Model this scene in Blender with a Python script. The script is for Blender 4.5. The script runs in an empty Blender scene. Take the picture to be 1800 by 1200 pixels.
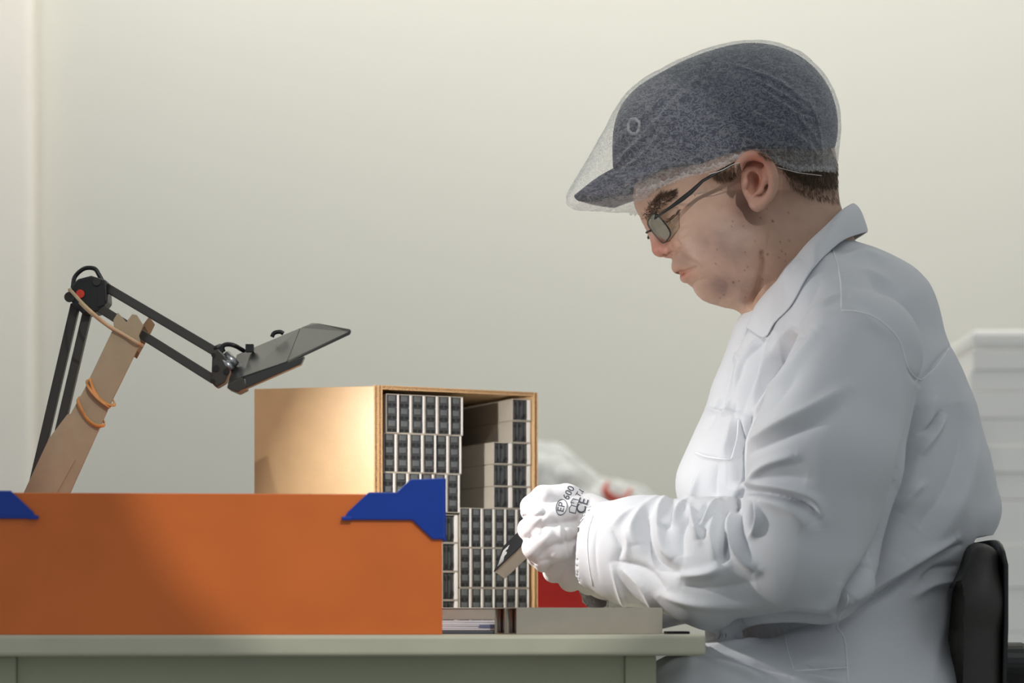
import bpy, bmesh, math, random
import numpy as np
from mathutils import Vector, Matrix
from mathutils.bvhtree import BVHTree
random.seed(4); rng = np.random.default_rng(4)
SC = bpy.context.scene; COL = SC.collection
F = 4250.0; HOR = 1090.0; ZC = 0.7638; PI = math.pi

# ------------------------------------------------------------ camera, world, lights
cam = bpy.data.cameras.new('camera'); cam.sensor_width = 36; cam.lens = 85
cam.shift_y = 490/1800; cam.clip_start = .05
cam.dof.use_dof = True; cam.dof.focus_distance = 2.56; cam.dof.aperture_fstop = 3.6
camo = bpy.data.objects.new('camera', cam); COL.objects.link(camo)
camo.location = (0, 0, ZC); camo.rotation_euler = (PI/2, 0, 0); SC.camera = camo
SC.view_settings.view_transform = 'Standard'; SC.view_settings.look = 'None'
SC.view_settings.gamma = 1; SC.view_settings.use_curve_mapping = False
SC.view_settings.exposure = 0.0
W = bpy.data.worlds.new('world'); SC.world = W; W.use_nodes = True
bg = W.node_tree.nodes['Background']; bg.inputs[0].default_value = (0.90, 0.97, 1.0, 1); bg.inputs[1].default_value = 0.36

def area(name, loc, target, sx, sy, power, col=(1, 1, 1), spread=180):
    l = bpy.data.lights.new(name, 'AREA'); l.shape = 'RECTANGLE'; l.size = sx; l.size_y = sy
    l.energy = power; l.color = col; l.spread = math.radians(spread)
    o = bpy.data.objects.new(name, l); COL.objects.link(o); o.location = loc
    o.rotation_euler = (Vector(target)-Vector(loc)).to_track_quat('-Z', 'Y').to_euler(); return o
area('ceiling_light_rear', (0.6, 3.6, 2.75), (0.9, 4.7, 1.6), 3.6, .5, 46, (1, .98, .93))
area('ceiling_light_front', (1.1, 0.9, 2.75), (0.5, 2.6, 0.9), 1.2, 1.2, 5, (.97, .99, 1))
area('ceiling_light_left', (-1.2, 2.2, 2.75), (0.3, 2.6, 0.9), .8, 1.6, 4, (1, .98, .96))
sl_ = bpy.data.lights.new('added_bin_spot', 'SPOT'); sl_.energy = 80; sl_.spot_size = math.radians(17.0); sl_.spot_blend = .045; sl_.shadow_soft_size = .02; sl_.color = (1, .97, .92)  # added spot, cone edge stands in for the shadow edge on the bin
so_ = bpy.data.objects.new('added_bin_spot', sl_); COL.objects.link(so_); so_.location = (.5, .5, 2.4); so_.rotation_euler = (Vector((-.026, 2.33, 1.154))-Vector((.5, .5, 2.4))).to_track_quat('-Z', 'Y').to_euler()

# ------------------------------------------------------------ helpers
def P(px, py, Y): return Vector(((px-900)*Y/F, Y, ZC+(HOR-py)*Y/F))
def lin(c): return tuple((v/255/12.92 if v/255 <= .04045 else ((v/255+.055)/1.055)**2.4) for v in c)
def mat(name, rgb, rough=.6, metal=0, noise=.06, nscale=30, bump=0, bscale=200, spec=.5, sss=0, tint=False, sheen=0, coat=0, stretch=None):
    m = bpy.data.materials.new(name); m.use_nodes = True; nt = m.node_tree; N = nt.nodes; L = nt.links
    b = N['Principled BSDF']; c = lin(rgb)
    b.inputs['Roughness'].default_value = rough; b.inputs['Metallic'].default_value = metal
    b.inputs['Specular IOR Level'].default_value = spec
    b.inputs['Sheen Weight'].default_value = sheen; b.inputs['Coat Weight'].default_value = coat
    if sss: b.inputs['Subsurface Weight'].default_value = sss; b.inputs['Subsurface Scale'].default_value = .006; b.inputs['Subsurface Radius'].default_value = (1, .35, .2)
    tc = N.new('ShaderNodeTexCoord'); mp = N.new('ShaderNodeMapping'); L.new(tc.outputs['Object'], mp.inputs[0])
    if stretch: mp.inputs['Scale'].default_value = stretch
    n = N.new('ShaderNodeTexNoise'); n.inputs['Scale'].default_value = nscale; n.inputs['Detail'].default_value = 5
    L.new(mp.outputs[0], n.inputs[0])
    mx = N.new('ShaderNodeMix'); mx.data_type = 'RGBA'; mx.blend_type = 'MIX'
    r = N.new('ShaderNodeMapRange'); r.inputs[1].default_value = .3; r.inputs[2].default_value = .7
    L.new(n.outputs[0], r.inputs[0]); L.new(r.outputs[0], mx.inputs[0])
    mx.inputs[6].default_value = (*[v*(1-noise) for v in c], 1); mx.inputs[7].default_value = (*[min(1, v*(1+noise)) for v in c], 1)
    out = mx.outputs[2]
    if tint:
        a = N.new('ShaderNodeAttribute'); a.attribute_name = 'tint'
        m2 = N.new('ShaderNodeMix'); m2.data_type = 'RGBA'; m2.blend_type = 'MULTIPLY'; m2.inputs[0].default_value = 1
        L.new(out, m2.inputs[6]); L.new(a.outputs[0], m2.inputs[7]); out = m2.outputs[2]
    L.new(out, b.inputs['Base Color'])
    if bump:
        n2 = N.new('ShaderNodeTexNoise'); n2.inputs['Scale'].default_value = bscale; n2.inputs['Detail'].default_value = 4; L.new(mp.outputs[0], n2.inputs[0])
        bp = N.new('ShaderNodeBump'); bp.inputs['Strength'].default_value = bump; bp.inputs['Distance'].default_value = .001
        L.new(n2.outputs[0], bp.inputs['Height']); L.new(bp.outputs[0], b.inputs['Normal'])
    return m
def emit(name, rgb, s):
    m = bpy.data.materials.new(name); m.use_nodes = True; b = m.node_tree.nodes['Principled BSDF']
    b.inputs['Emission Color'].default_value = (*lin(rgb), 1); b.inputs['Emission Strength'].default_value = s; return m

def link(name, me, m=None, parent=None, smooth=False, loc=None):
    o = bpy.data.objects.new(name, me); COL.objects.link(o)
    for mm in (m if isinstance(m, (list, tuple)) else [m]):
        if mm and len(me.materials) < (len(m) if isinstance(m, (list, tuple)) else 1): me.materials.append(mm)
    if parent: o.parent = parent
    if loc is not None: o.location = loc
    if smooth: me.polygons.foreach_set('use_smooth', [True]*len(me.polygons))
    return o
def tag(o, label=None, cat=None, group=None, kind=None):
    for k, v in (('label', label), ('category', cat), ('group', group), ('kind', kind)):
        if v: o[k] = v
    return o
def empty(name, loc, label, cat, rz=0, group=None):
    o = bpy.data.objects.new(name, None); COL.objects.link(o); o.location = loc; o.rotation_euler = (0, 0, rz)
    o.empty_display_size = .02; return tag(o, label, cat, group)
class MB:
    """collects boxes, tubes, prisms into one bmesh"""
    def __init__(s): s.b = bmesh.new(); s.mi = 0
    def _new(s, vs, fs):
        v = [s.b.verts.new(p) for p in vs]; out = []
        for f in fs:
            try: g = s.b.faces.new([v[i] for i in f]); g.material_index = s.mi; out.append(g)
            except ValueError: pass
        return out
    def box(s, x0, x1, y0, y1, z0, z1, M=None, bev=0):
        vs = [Vector((x, y, z)) for x in (x0, x1) for y in (y0, y1) for z in (z0, z1)]
        if M: vs = [M @ v for v in vs]
        f = s._new(vs, [(0, 1, 3, 2), (4, 6, 7, 5), (0, 4, 5, 1), (2, 3, 7, 6), (0, 2, 6, 4), (1, 5, 7, 3)])
        if bev:
            es = list({e for g in f for e in g.edges})
            r = bmesh.ops.bevel(s.b, geom=es, offset=bev, segments=2, affect='EDGES', profile=.5)
            for g in r['faces']: g.material_index = s.mi
        return s
    def prism(s, pts, vec):
        """closed polygon of 3-D points, extruded by vec"""
        n = len(pts); pts = [Vector(p) for p in pts]; vec = Vector(vec)
        s._new(pts+[p+vec for p in pts], [tuple(range(n))[::-1], tuple(range(n, 2*n))]+[(i, (i+1) % n, n+(i+1) % n, n+i) for i in range(n)])
        return s
    def tube(s, pts, r, seg=8, closed=False, flat=1.0, caps=True):
        pts = [Vector(p) for p in pts]; n = len(pts); rr = r if isinstance(r, (list, tuple)) else [r]*n
        rings = []; up = None
        for i, p in enumerate(pts):
            a = pts[i-1] if (i or closed) else p; c = pts[(i+1) % n] if (i < n-1 or closed) else p
            t = (c-a).normalized()
            if up is None: up = t.orthogonal().normalized()
            up = (up-t*up.dot(t)).normalized(); sd = t.cross(up)
            rings.append([p+(up*math.cos(2*PI*k/seg)+sd*math.sin(2*PI*k/seg)*flat)*rr[i] for k in range(seg)])
        fs = []; vs = [v for g in rings for v in g]
        for i in range(n if closed else n-1):
            j = (i+1) % n
            for k in range(seg): fs.append((i*seg+k, i*seg+(k+1) % seg, j*seg+(k+1) % seg, j*seg+k))
        if caps and not closed: fs.append(tuple(range(seg))[::-1]); fs.append(tuple((n-1)*seg+k for k in range(seg)))
        for g in s._new(vs, fs): g.smooth = True
        return s
    def cyl(s, a, b, r, seg=20): 
        a = Vector(a); b = Vector(b); t = (b-a).normalized(); u = t.orthogonal().normalized(); w = t.cross(u)
        vs = [q+(u*math.cos(2*PI*k/seg)+w*math.sin(2*PI*k/seg))*r for q in (a, b) for k in range(seg)]
        s._new(vs, [tuple(range(seg))[::-1], tuple(range(seg, 2*seg))]+[(k, (k+1) % seg, seg+(k+1) % seg, seg+k) for k in range(seg)])
        return s
    def grid(s, rows, closed=False):
        m = len(rows[0]); vs = [v for r in rows for v in r]; fs = []
        for i in range(len(rows)-1):
            for j in range(m if closed else m-1): fs.append((i*m+j, i*m+(j+1) % m, (i+1)*m+(j+1) % m, (i+1)*m+j))
        for g in s._new(vs, fs): g.smooth = True
        return s
    def mesh(s, name):
        bmesh.ops.recalc_face_normals(s.b, faces=s.b.faces[:]); me = bpy.data.meshes.new(name); s.b.to_mesh(me); s.b.free(); return me
    def build(s, name, m, parent=None, loc=None): return link(name, s.mesh(name), m, parent, loc=loc)
def solid(o, t, off=0):
    md = o.modifiers.new('s', 'SOLIDIFY'); md.thickness = t; md.offset = off; return o
def bevel(o, w, seg=2):
    md = o.modifiers.new('b', 'BEVEL'); md.width = w; md.segments = seg; md.limit_method = 'ANGLE'; md.angle_limit = .6; return o
def crv(pts, n):
    """Catmull-Rom through points, n samples per span"""
    pts = [Vector(p) for p in pts]; q = [2*pts[0]-pts[1]]+pts+[2*pts[-1]-pts[-2]]; out = []
    for i in range(1, len(q)-2):
        for k in range(n):
            t = k/n; a, b, c, d = q[i-1:i+3]
            out.append(.5*((2*b)+(c-a)*t+(2*a-5*b+4*c-d)*t*t+(3*b-a-3*c+d)*t**3))
    return out+[pts[-1]]

# ------------------------------------------------------------ signed-distance fields and surface nets
class Field:
    def __init__(s, lo, hi, h):
        s.lo = np.array(lo, float); s.h = h; s.n = np.ceil((np.array(hi)-s.lo)/h).astype(int)+1
        s.D = np.full(s.n, 1.0, np.float32)
        s.ax = [(s.lo[i]+h*np.arange(s.n[i])).astype(np.float32) for i in range(3)]
    def _sl(s, lo, hi, pad):
        a = np.clip(((np.array(lo)-pad-s.lo)/s.h).astype(int), 0, s.n); b = np.clip(((np.array(hi)+pad-s.lo)/s.h).astype(int)+2, 0, s.n)
        sl = tuple(slice(a[i], b[i]) for i in range(3))
        X, Y, Z = s.ax[0][sl[0]][:, None, None], s.ax[1][sl[1]][None, :, None], s.ax[2][sl[2]][None, None, :]
        return sl, X, Y, Z
    def _mix(s, sl, d, k, sub):
        A = s.D[sl]
        if sub:
            if k: h = np.clip(.5-.5*(A+d)/k, 0, 1); s.D[sl] = A*(1-h)+(-d)*h+k*h*(1-h)
            else: s.D[sl] = np.maximum(A, -d)
        else:
            if k: h = np.clip(.5+.5*(A-d)/k, 0, 1); s.D[sl] = A*(1-h)+d*h-k*h*(1-h)
            else: s.D[sl] = np.minimum(A, d)
    def cap(s, a, b, ra, rb, k=.01, ys=1.0, sub=False):
        a = np.array(a, np.float32); b = np.array(b, np.float32); R = max(ra, rb)
        ext = np.array([R, R*max(ys, 1), R])
        sl, X, Y, Z = s._sl(np.minimum(a, b)-ext, np.maximum(a, b)+ext, k+4*s.h)
        if 0 in s.D[sl].shape: return s
        cy = a[1]; ba = b-a; dd = float(ba[0]**2+(ba[1]/ys)**2+ba[2]**2)+1e-12
        x = X-a[0]; y = (Y-a[1])/ys; z = Z-a[2]
        t = np.clip((x*ba[0]+y*(ba[1]/ys)+z*ba[2])/dd, 0, 1)
        d = np.sqrt((x-t*ba[0])**2+(y-t*ba[1]/ys)**2+(z-t*ba[2])**2)-(ra+(rb-ra)*t)
        s._mix(sl, d, k, sub); return s
    def ell(s, c, r, rot=None, k=.01, sub=False):
        c = np.array(c, np.float32); r = np.array(r, np.float32); R = float(r.max())
        sl, X, Y, Z = s._sl(c-R, c+R, k+4*s.h)
        if 0 in s.D[sl].shape: return s
        M = np.eye(3) if rot is None else np.array(rot)      # rows = local axes
        x, y, z = X-c[0], Y-c[1], Z-c[2]
        q = [(x*M[i][0]+y*M[i][1]+z*M[i][2])/r[i] for i in range(3)]
        k0 = np.sqrt(q[0]**2+q[1]**2+q[2]**2)+1e-6; k1 = np.sqrt((q[0]/r[0])**2+(q[1]/r[1])**2+(q[2]/r[2])**2)+1e-6
        s._mix(sl, k0*(k0-1)/k1, k, sub); return s
    def poly(s, pts, r, k=.004, sub=False):
        rr = r if isinstance(r, (list, tuple)) else [r]*len(pts)
        for i in range(len(pts)-1): s.cap(pts[i], pts[i+1], rr[i], rr[i+1], k, 1, sub)
        return s
    def net(s):
        D = s.D; n = s.n; inside = D < 0
        c = np.zeros(n-1, np.int8)
        for i in (0, 1):
            for j in (0, 1):
                for k in (0, 1): c += inside[i:n[0]-1+i, j:n[1]-1+j, k:n[2]-1+k]
        I = np.argwhere((c > 0) & (c < 8)); idx = np.full(n-1, -1, np.int64); idx[tuple(I.T)] = np.arange(len(I))
        acc = np.zeros((len(I), 3)); cnt = np.zeros(len(I))
        cor = [(i, j, k) for i in (0, 1) for j in (0, 1) for k in (0, 1)]
        for a in cor:
            for ax in range(3):
                if a[ax]: continue
                b = list(a); b[ax] = 1
                da = D[I[:, 0]+a[0], I[:, 1]+a[1], I[:, 2]+a[2]]; db = D[I[:, 0]+b[0], I[:, 1]+b[1], I[:, 2]+b[2]]
                m = (da < 0) != (db < 0); t = np.where(m, da/np.where(m, da-db, 1), 0)
                p = np.tile(np.array(a, float), (len(I), 1)); p[:, ax] += t
                acc += p*m[:, None]; cnt += m
        V = s.lo+(I+acc/cnt[:, None])*s.h
        Q = []
        for ax in range(3):
            u, v = [(1, 2), (2, 0), (0, 1)][ax]
            sa = [slice(0, n[i]) for i in range(3)]; sb = list(sa); sa[ax] = slice(0, n[ax]-1); sb[ax] = slice(1, n[ax])
            A, B = inside[tuple(sa)], inside[tuple(sb)]
            for flip, m in ((False, A & ~B), (True, ~A & B)):
                E = np.argwhere(m); ok = (E[:, u] > 0) & (E[:, v] > 0) & (E[:, u] < n[u]-1) & (E[:, v] < n[v]-1); E = E[ok]
                def g(du, dv):
                    e = E.copy(); e[:, u] += du; e[:, v] += dv; return idx[tuple(e.T)]
                q = np.stack([g(-1, -1), g(0, -1), g(0, 0), g(-1, 0)], 1)
                Q.append(q[:, ::-1] if flip else q)
        return V, np.concatenate(Q)
def edges_of(Q): 
    E = np.concatenate([Q[:, [i, (i+1) % 4]] for i in range(4)]); E = np.sort(E, 1); return np.unique(E, axis=0)
def smooth(V, Q, it=2, lam=.5):
    E = edges_of(Q); n = len(V); deg = np.bincount(E.ravel(), minlength=n)[:, None]+1e-9
    for _ in range(it):
        for l in (lam, -lam*.9):
            S = np.stack([np.bincount(E[:, 0], V[E[:, 1], i], n)+np.bincount(E[:, 1], V[E[:, 0], i], n) for i in range(3)], 1)
            V = V+l*(S/deg-V)
    return V
def subdiv(V, Q):
    n = len(V); E = np.concatenate([np.sort(Q[:, [i, (i+1) % 4]], 1) for i in range(4)])
    U, inv = np.unique(E[:, 0].astype(np.int64)*n+E[:, 1], return_inverse=True)
    EV = (V[U//n]+V[U % n])/2; m = len(Q); e = [n+inv[i*m:(i+1)*m] for i in range(4)]; c = n+len(U)+np.arange(m)
    FV = V[Q].mean(1); V2 = np.concatenate([V, EV, FV])
    Q2 = np.concatenate([np.stack([Q[:, i], e[i], c, e[(i+3) % 4]], 1) for i in range(4)])
    return V2, Q2
def normals(V, Q):
    a = V[Q[:, 2]]-V[Q[:, 0]]; b = V[Q[:, 3]]-V[Q[:, 1]]; fn = np.cross(a, b); N = np.zeros_like(V)
    for i in range(4):
        for k in range(3): N[:, k] += np.bincount(Q[:, i], fn[:, k], len(V))
    return N/(np.linalg.norm(N, axis=1)[:, None]+1e-12)
def qmesh(name, V, Q, tint=None):
    me = bpy.data.meshes.new(name); me.vertices.add(len(V)); me.vertices.foreach_set('co', V.astype(np.float32).ravel())
    me.loops.add(Q.size); me.loops.foreach_set('vertex_index', Q.astype(np.int32).ravel()); me.polygons.add(len(Q))
    me.polygons.foreach_set('loop_start', np.arange(0, Q.size, 4, dtype=np.int32)); me.update(calc_edges=True); me.validate()
    me.polygons.foreach_set('use_smooth', [True]*len(me.polygons))
    if tint is not None:
        a = me.color_attributes.new('tint', 'FLOAT_COLOR', 'POINT'); a.data.foreach_set('color', np.concatenate([tint, np.ones((len(V), 1))], 1).astype(np.float32).ravel())
    return me
def proj(V): return np.stack([900+V[:, 0]*F/V[:, 1], HOR-(V[:, 2]-ZC)*F/V[:, 1]], 1)
def segdist(p, poly, closed=False):
    poly = np.array(poly, float); best = np.full(len(p), 1e9); T = np.zeros(len(p)); n = len(poly)-1
    for i in range(n):
        a, b = poly[i], poly[i+1]; ab = b-a; t = np.clip(((p-a)@ab)/(ab@ab+1e-9), 0, 1); d = np.linalg.norm(p-a-t[:, None]*ab, axis=1)
        m = d < best; best[m] = d[m]; T[m] = (i+t[m])/n
    return best, T
def folds(V, Q, lst, side=-.15, ymax=9):
    """lst: (px polyline, width px, amplitude mm (+ ridge, - valley)[, fade])"""
    p = proj(V); N = normals(V, Q); vis = np.clip((-N[:, 1]-side)/.25, 0, 1)*(V[:, 1] < ymax); off = np.zeros(len(V))
    for f in lst:
        pl, w, a = f[:3]; fade = f[3] if len(f) > 3 else 1
        q = np.array([(c.x, c.y) for c in crv([(x, y, 0) for x, y in pl], 4)]); lo, hi = q.min(0)-3*w, q.max(0)+3*w
        m = np.where((p > lo).all(1) & (p < hi).all(1))[0]
        if not len(m): continue
        d, t = segdist(p[m], q); e = np.sin(np.pi*np.clip(t, .02, .98))**.5 if fade else 1
        w_ = w*(.8+.5*t); off[m] += a/1000*np.where(a < 0, 1.25*np.exp(-(d/w_)**1.25), 1.15*np.exp(-(d/w_)**1.7))*e
    return V+N*(off*vis)[:, None]
def wob(V, s, seed=0, n=8, aniso=(1, 1, 1)):
    r = np.random.default_rng(seed); o = np.zeros(len(V)); W_ = V*np.array(aniso)
    for i in range(n):
        k = r.normal(size=3); k = k/np.linalg.norm(k)*s*r.uniform(.6, 1.7); o += np.sin(W_@k+r.uniform(0, 6.3)+1.5*np.sin(W_@np.roll(k, 1)*.6+i))
    return o/n
def bvh_of(V, Q): return BVHTree.FromPolygons([tuple(v) for v in V], [tuple(int(i) for i in q) for q in Q])
def hit(b, px, py, off=0.0):
    o = Vector((0, 0, ZC)); d = P(px, py, 1)-o; d.normalize(); r = b.ray_cast(o, d)
    return (r[0]-d*off, r[1]) if r[0] is not None else (None, None)
def line_on(b, pts, off=.0006, n=6):
    out = []
    for c in crv([(x, y, 0) for x, y in pts], n):
        h = hit(b, c.x, c.y, off)[0]
        if h is not None: out.append(h)
    return out

# ------------------------------------------------------------ materials
M = dict(
 wall=mat('wall_paint', (224, 222, 213), .85, noise=.015, nscale=1.2, bump=.05, bscale=60),
 pillar=mat('pillar_paint', (248, 242, 232), .8, noise=.01),
 floor=mat('floor_vinyl', (150, 152, 148), .5, noise=.08, nscale=12),
 ceil=mat('ceiling_white', (235, 235, 230), .9),
 table=mat('table_laminate', (206, 203, 180), .38, noise=.04, nscale=25, bump=.03),
 frame=mat('table_steel', (184, 186, 160), .5, noise=.03, nscale=8),
 orange=mat('orange_plastic', (236, 120, 48), .42, noise=.06, nscale=9, bump=.05, bscale=90),
 blue=mat('blue_plastic', (2, 62, 168), .35, noise=.05, bump=.15, bscale=900),
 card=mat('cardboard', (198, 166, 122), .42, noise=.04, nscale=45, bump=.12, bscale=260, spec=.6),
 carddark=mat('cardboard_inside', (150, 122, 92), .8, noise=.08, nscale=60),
 splint=mat('splint_board', (170, 154, 126), .75, noise=.05, nscale=60),
 flute=mat('cardboard_flute', (196, 160, 116), .8, noise=.12, nscale=300),
 greyboard=mat('grey_board', (168, 161, 148), .65, noise=.03, nscale=60, bump=.05),
 whiteedge=mat('board_edge_white', (206, 202, 196), .6),
 tray=mat('tray_dark', (60, 62, 62), .35, noise=.12, nscale=200),
 cell=mat('cell_grey', (84, 87, 87), .3, noise=.08, nscale=150),
 hole=mat('hole_black', (24, 23, 22), .5),
 brown=mat('tray_brown', (62, 48, 42), .25, noise=.25, nscale=120),
 lampm=mat('lamp_metal', (62, 60, 56), .42, metal=.2, noise=.04),
 hood=mat('lamp_hood', (66, 68, 66), .34, metal=.4, noise=.04),
 black=mat('black_plastic', (30, 30, 31), .4, noise=.1),
 redprint=mat('red_print', (226, 104, 88), .6),
 red=mat('red_plastic', (232, 48, 42), .4, noise=.08, nscale=20),
 redtip=mat('red_button', (226, 70, 52), .4),
 band=mat('rubber_band', (206, 142, 78), .5, noise=.12, nscale=120),
 bandpale=mat('rubber_band_pale', (206, 176, 138), .5, noise=.08, nscale=120),
 skin=mat('skin', (194, 160, 140), .5, noise=.06, nscale=60, bump=.25, bscale=700, sss=.08, tint=True, spec=.4),
 hair=mat('hair_brown', (88, 70, 54), .6, noise=.3, nscale=200),
 coat=mat('coat_cotton', (212, 214, 219), .82, noise=.012, nscale=30, bump=.25, bscale=1500, sheen=.1),
 seam=mat('coat_seam', (236, 237, 240), .8),
 glove=mat('glove_knit', (238, 236, 238), .85, noise=.015, nscale=60, bump=.4, bscale=2200, sheen=.1),
 ink=mat('print_ink', (84, 86, 96), .6), inkw=mat('print_white', (225, 225, 225), .5),
 cap=mat('cap_navy', (24, 30, 62), .8, noise=.15, nscale=300, bump=.3, bscale=900),
 emb=mat('emblem_grey', (150, 153, 160), .6),
 chair=mat('chair_black', (56, 53, 50), .5, noise=.1, nscale=80, bump=.3, bscale=900),
 trousers=mat('trousers', (52, 58, 74), .8), shoe=mat('shoe', (228, 228, 228), .5),
 paper=mat('paper_white', (232, 233, 238), .7), bluep=mat('paper_blue', (120, 130, 165), .6), darkp=mat('folder_dark', (88, 96, 108), .5),
 wrap=mat('white_textile', (250, 249, 246), .85, noise=.01, nscale=20, bump=.3, bscale=80),
 packblack=mat('pack_black', (22, 24, 26), .6, spec=.2), bench=mat('bench', (214, 214, 208), .5), steel=mat('steel', (170, 172, 174), .3, metal=.9),
)
def thin(name, rgb, a0, a1, scale, rough=.7, gloss=0.0):
    m = bpy.data.materials.new(name); m.use_nodes = True; nt = m.node_tree; N = nt.nodes; L = nt.links
    b = N['Principled BSDF']; b.inputs['Base Color'].default_value = (*lin(rgb), 1); b.inputs['Roughness'].default_value = rough
    tc = N.new('ShaderNodeTexCoord'); ns = []
    for sc, st in ((scale, (1, 1, 1)), (scale*.55, (1, .6, 2.2))):
        mp = N.new('ShaderNodeMapping'); mp.inputs['Scale'].default_value = st; mp.inputs['Rotation'].default_value = (.3, .7, .2)
        n = N.new('ShaderNodeTexNoise'); n.inputs['Scale'].default_value = sc; n.inputs['Detail'].default_value = 6; n.inputs['Distortion'].default_value = 1.6
        L.new(tc.outputs['Object'], mp.inputs[0]); L.new(mp.outputs[0], n.inputs[0])
        s = N.new('ShaderNodeMath'); s.operation = 'SUBTRACT'; s.inputs[1].default_value = .5; L.new(n.outputs[0], s.inputs[0])
        a = N.new('ShaderNodeMath'); a.operation = 'ABSOLUTE'; L.new(s.outputs[0], a.inputs[0])
        r = N.new('ShaderNodeMapRange'); r.inputs[1].default_value = 0; r.inputs[2].default_value = .045; r.inputs[3].default_value = 1; r.inputs[4].default_value = 0; L.new(a.outputs[0], r.inputs[0]); ns.append(r)
    mx = N.new('ShaderNodeMath'); mx.operation = 'MAXIMUM'; L.new(ns[0].outputs[0], mx.inputs[0]); L.new(ns[1].outputs[0], mx.inputs[1])
    r = N.new('ShaderNodeMapRange'); r.inputs[3].default_value = a0; r.inputs[4].default_value = a1; L.new(mx.outputs[0], r.inputs[0])
    lw = N.new('ShaderNodeLayerWeight'); lw.inputs[0].default_value = .25
    ad = N.new('ShaderNodeMath'); ad.operation = 'MULTIPLY_ADD'; ad.inputs[1].default_value = .42; ad.use_clamp = True
    L.new(lw.outputs['Facing'], ad.inputs[0]); L.new(r.outputs[0], ad.inputs[2]); L.new(ad.outputs[0], b.inputs['Alpha'])
    return m
M['net'] = thin('hair_net', (236, 238, 240), .07, .24, 130)
M['bag'] = thin('plastic_bag', (236, 238, 236), .55, .9, 25, .3)
g = bpy.data.materials.new('lens_glass'); g.use_nodes = True; nt = g.node_tree; nt.nodes.clear()
o_ = nt.nodes.new('ShaderNodeOutputMaterial'); t_ = nt.nodes.new('ShaderNodeBsdfTransparent'); t_.inputs[0].default_value = (.90, .96, .92, 1)
g_ = nt.nodes.new('ShaderNodeBsdfGlossy'); g_.inputs[1].default_value = .05; x_ = nt.nodes.new('ShaderNodeMixShader'); x_.inputs[0].default_value = .28
nt.links.new(t_.outputs[0], x_.inputs[1]); nt.links.new(g_.outputs[0], x_.inputs[2]); nt.links.new(x_.outputs[0], o_.inputs[0]); M['lens'] = g

# ------------------------------------------------------------ the room
tag(MB().box(-2.4, 3, 4.7, 4.8, 0, 2.8).build('wall_back', M['wall']), 'cream painted back wall', kind='structure')
tag(MB().box(-2.4, 3, -.6, 4.8, -.1, 0).build('floor', M['floor']), kind='structure')
tag(MB().box(-2.4, 3, 2.0, 4.8, 2.8, 2.9).build('ceiling', M['ceil']), kind='structure')
pl = P(57, 0, 4.64).x
tag(bevel(MB().box(-1.5, pl, 4.64, 4.7, 0, 2.8).build('wall_left', M['pillar']), .012), 'pale projecting wall at the left edge', kind='structure')

# ------------------------------------------------------------ table
TA = math.radians(4.6); TO = Vector((-.555, 2.312, 0))
TM = Matrix.Translation(TO) @ Matrix.Rotation(TA, 4, 'Z')
table = empty('work_table', TO, 'pale green-grey work table with rounded front edge and steel legs', 'table', TA)
TL = .748; TD = .72
bevel(MB().box(0, TL, 0, TD, .729, .75).build('table_top', M['table'], table), .004, 3)
for x in (.045, TL-.076):
    for y in (.03, TD-.061): bevel(MB().box(x, x+.031, y, y+.031, 0, .729).build('leg', M['frame'], table), .002)
for y in (.036, TD-.05): MB().box(.0765, TL-.0765, y, y+.012, .65, .7285).build('apron', M['frame'], table)

# ------------------------------------------------------------ orange bin with blue corners
ob = empty('storage_bin', TM @ Vector((.003, .004, .75)), 'long orange plastic sheet bin with blue corner pieces at the table front', 'storage bin', TA)
OW, OD, OH = .486, .20, .1365
bevel(MB().box(0, OW, 0, .003, 0, OH).build('front_panel', M['orange'], ob), .001)
MB().box(0, OW, OD-.003, OD, 0, OH).build('back_panel', M['orange'], ob)
for x in (0, OW-.003): MB().box(x, x+.003, .0032, OD-.0032, 0, OH).build('side_panel', M['orange'], ob)
MB().box(.0032, OW-.0032, .0032, OD-.0032, 0, .003).build('bottom_panel', M['orange'], ob)
def cornerp(mir, back):
    k = 1/1830; y0 = OH
    # outline relative to the bin's right top corner, in metres (x to the left negative, z up)
    pts = [(-179, -46), (-179, -40), (-173, -40), (-169, -33), (-131, 3), (-82, 3), (-57, 26), (3, 29), (3, -80), (-18, -80), (-54, -46)]
    if back: pts = [(-110, 3), (-82, 3), (-60, 20), (-44, 20), (-30, 26), (3, 27), (3, -46), (-110, -46)]
    m = MB(); pp = [((OW+x*k) if not mir else -x*k, 0, y0+z*k) for x, z in pts]
    return m, pp
for mir in (0, 1):
    c = None
    m, pp = cornerp(mir, 0); m.prism([(x, -.0035, z) for x, _, z in pp], (0, .0032, 0))
    c = bevel(m.build('corner_bracket', M['blue'], ob), .0008)
    # rolled lip, stacking ledge seen behind, side wing
    x0 = OW+.0003 if not mir else -.0035
    sx = 1 if not mir else -1; bx = OW if not mir else 0
    m = MB(); m.prism([(x0, -.0003, OH+.0155), (x0, .085, OH+.0155), (x0, .085, OH-.045), (x0, -.0003, OH-.045)], (.0032, 0, 0)); m.build('wing', M['blue'], c)
    m = MB(); k = 1/1830
    q = [(-82, 3), (-61, 20), (-45, 20), (-45, 26), (-4, 28), (-4, 3)]
    m.prism([((OW+x*k) if not mir else -x*k, .012, OH+z*k) for x, z in q], (0, .003, 0)); m.build('stacking_ledge', M['blue'], c)
    m = MB(); a = (OW-170*k if not mir else 170*k)
    m.box(a-.005, a+.005, -.0055, -.0037, OH-47*k, OH-41*k); bevel(m.build('catch', M['blue'], c), .0006)

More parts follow.
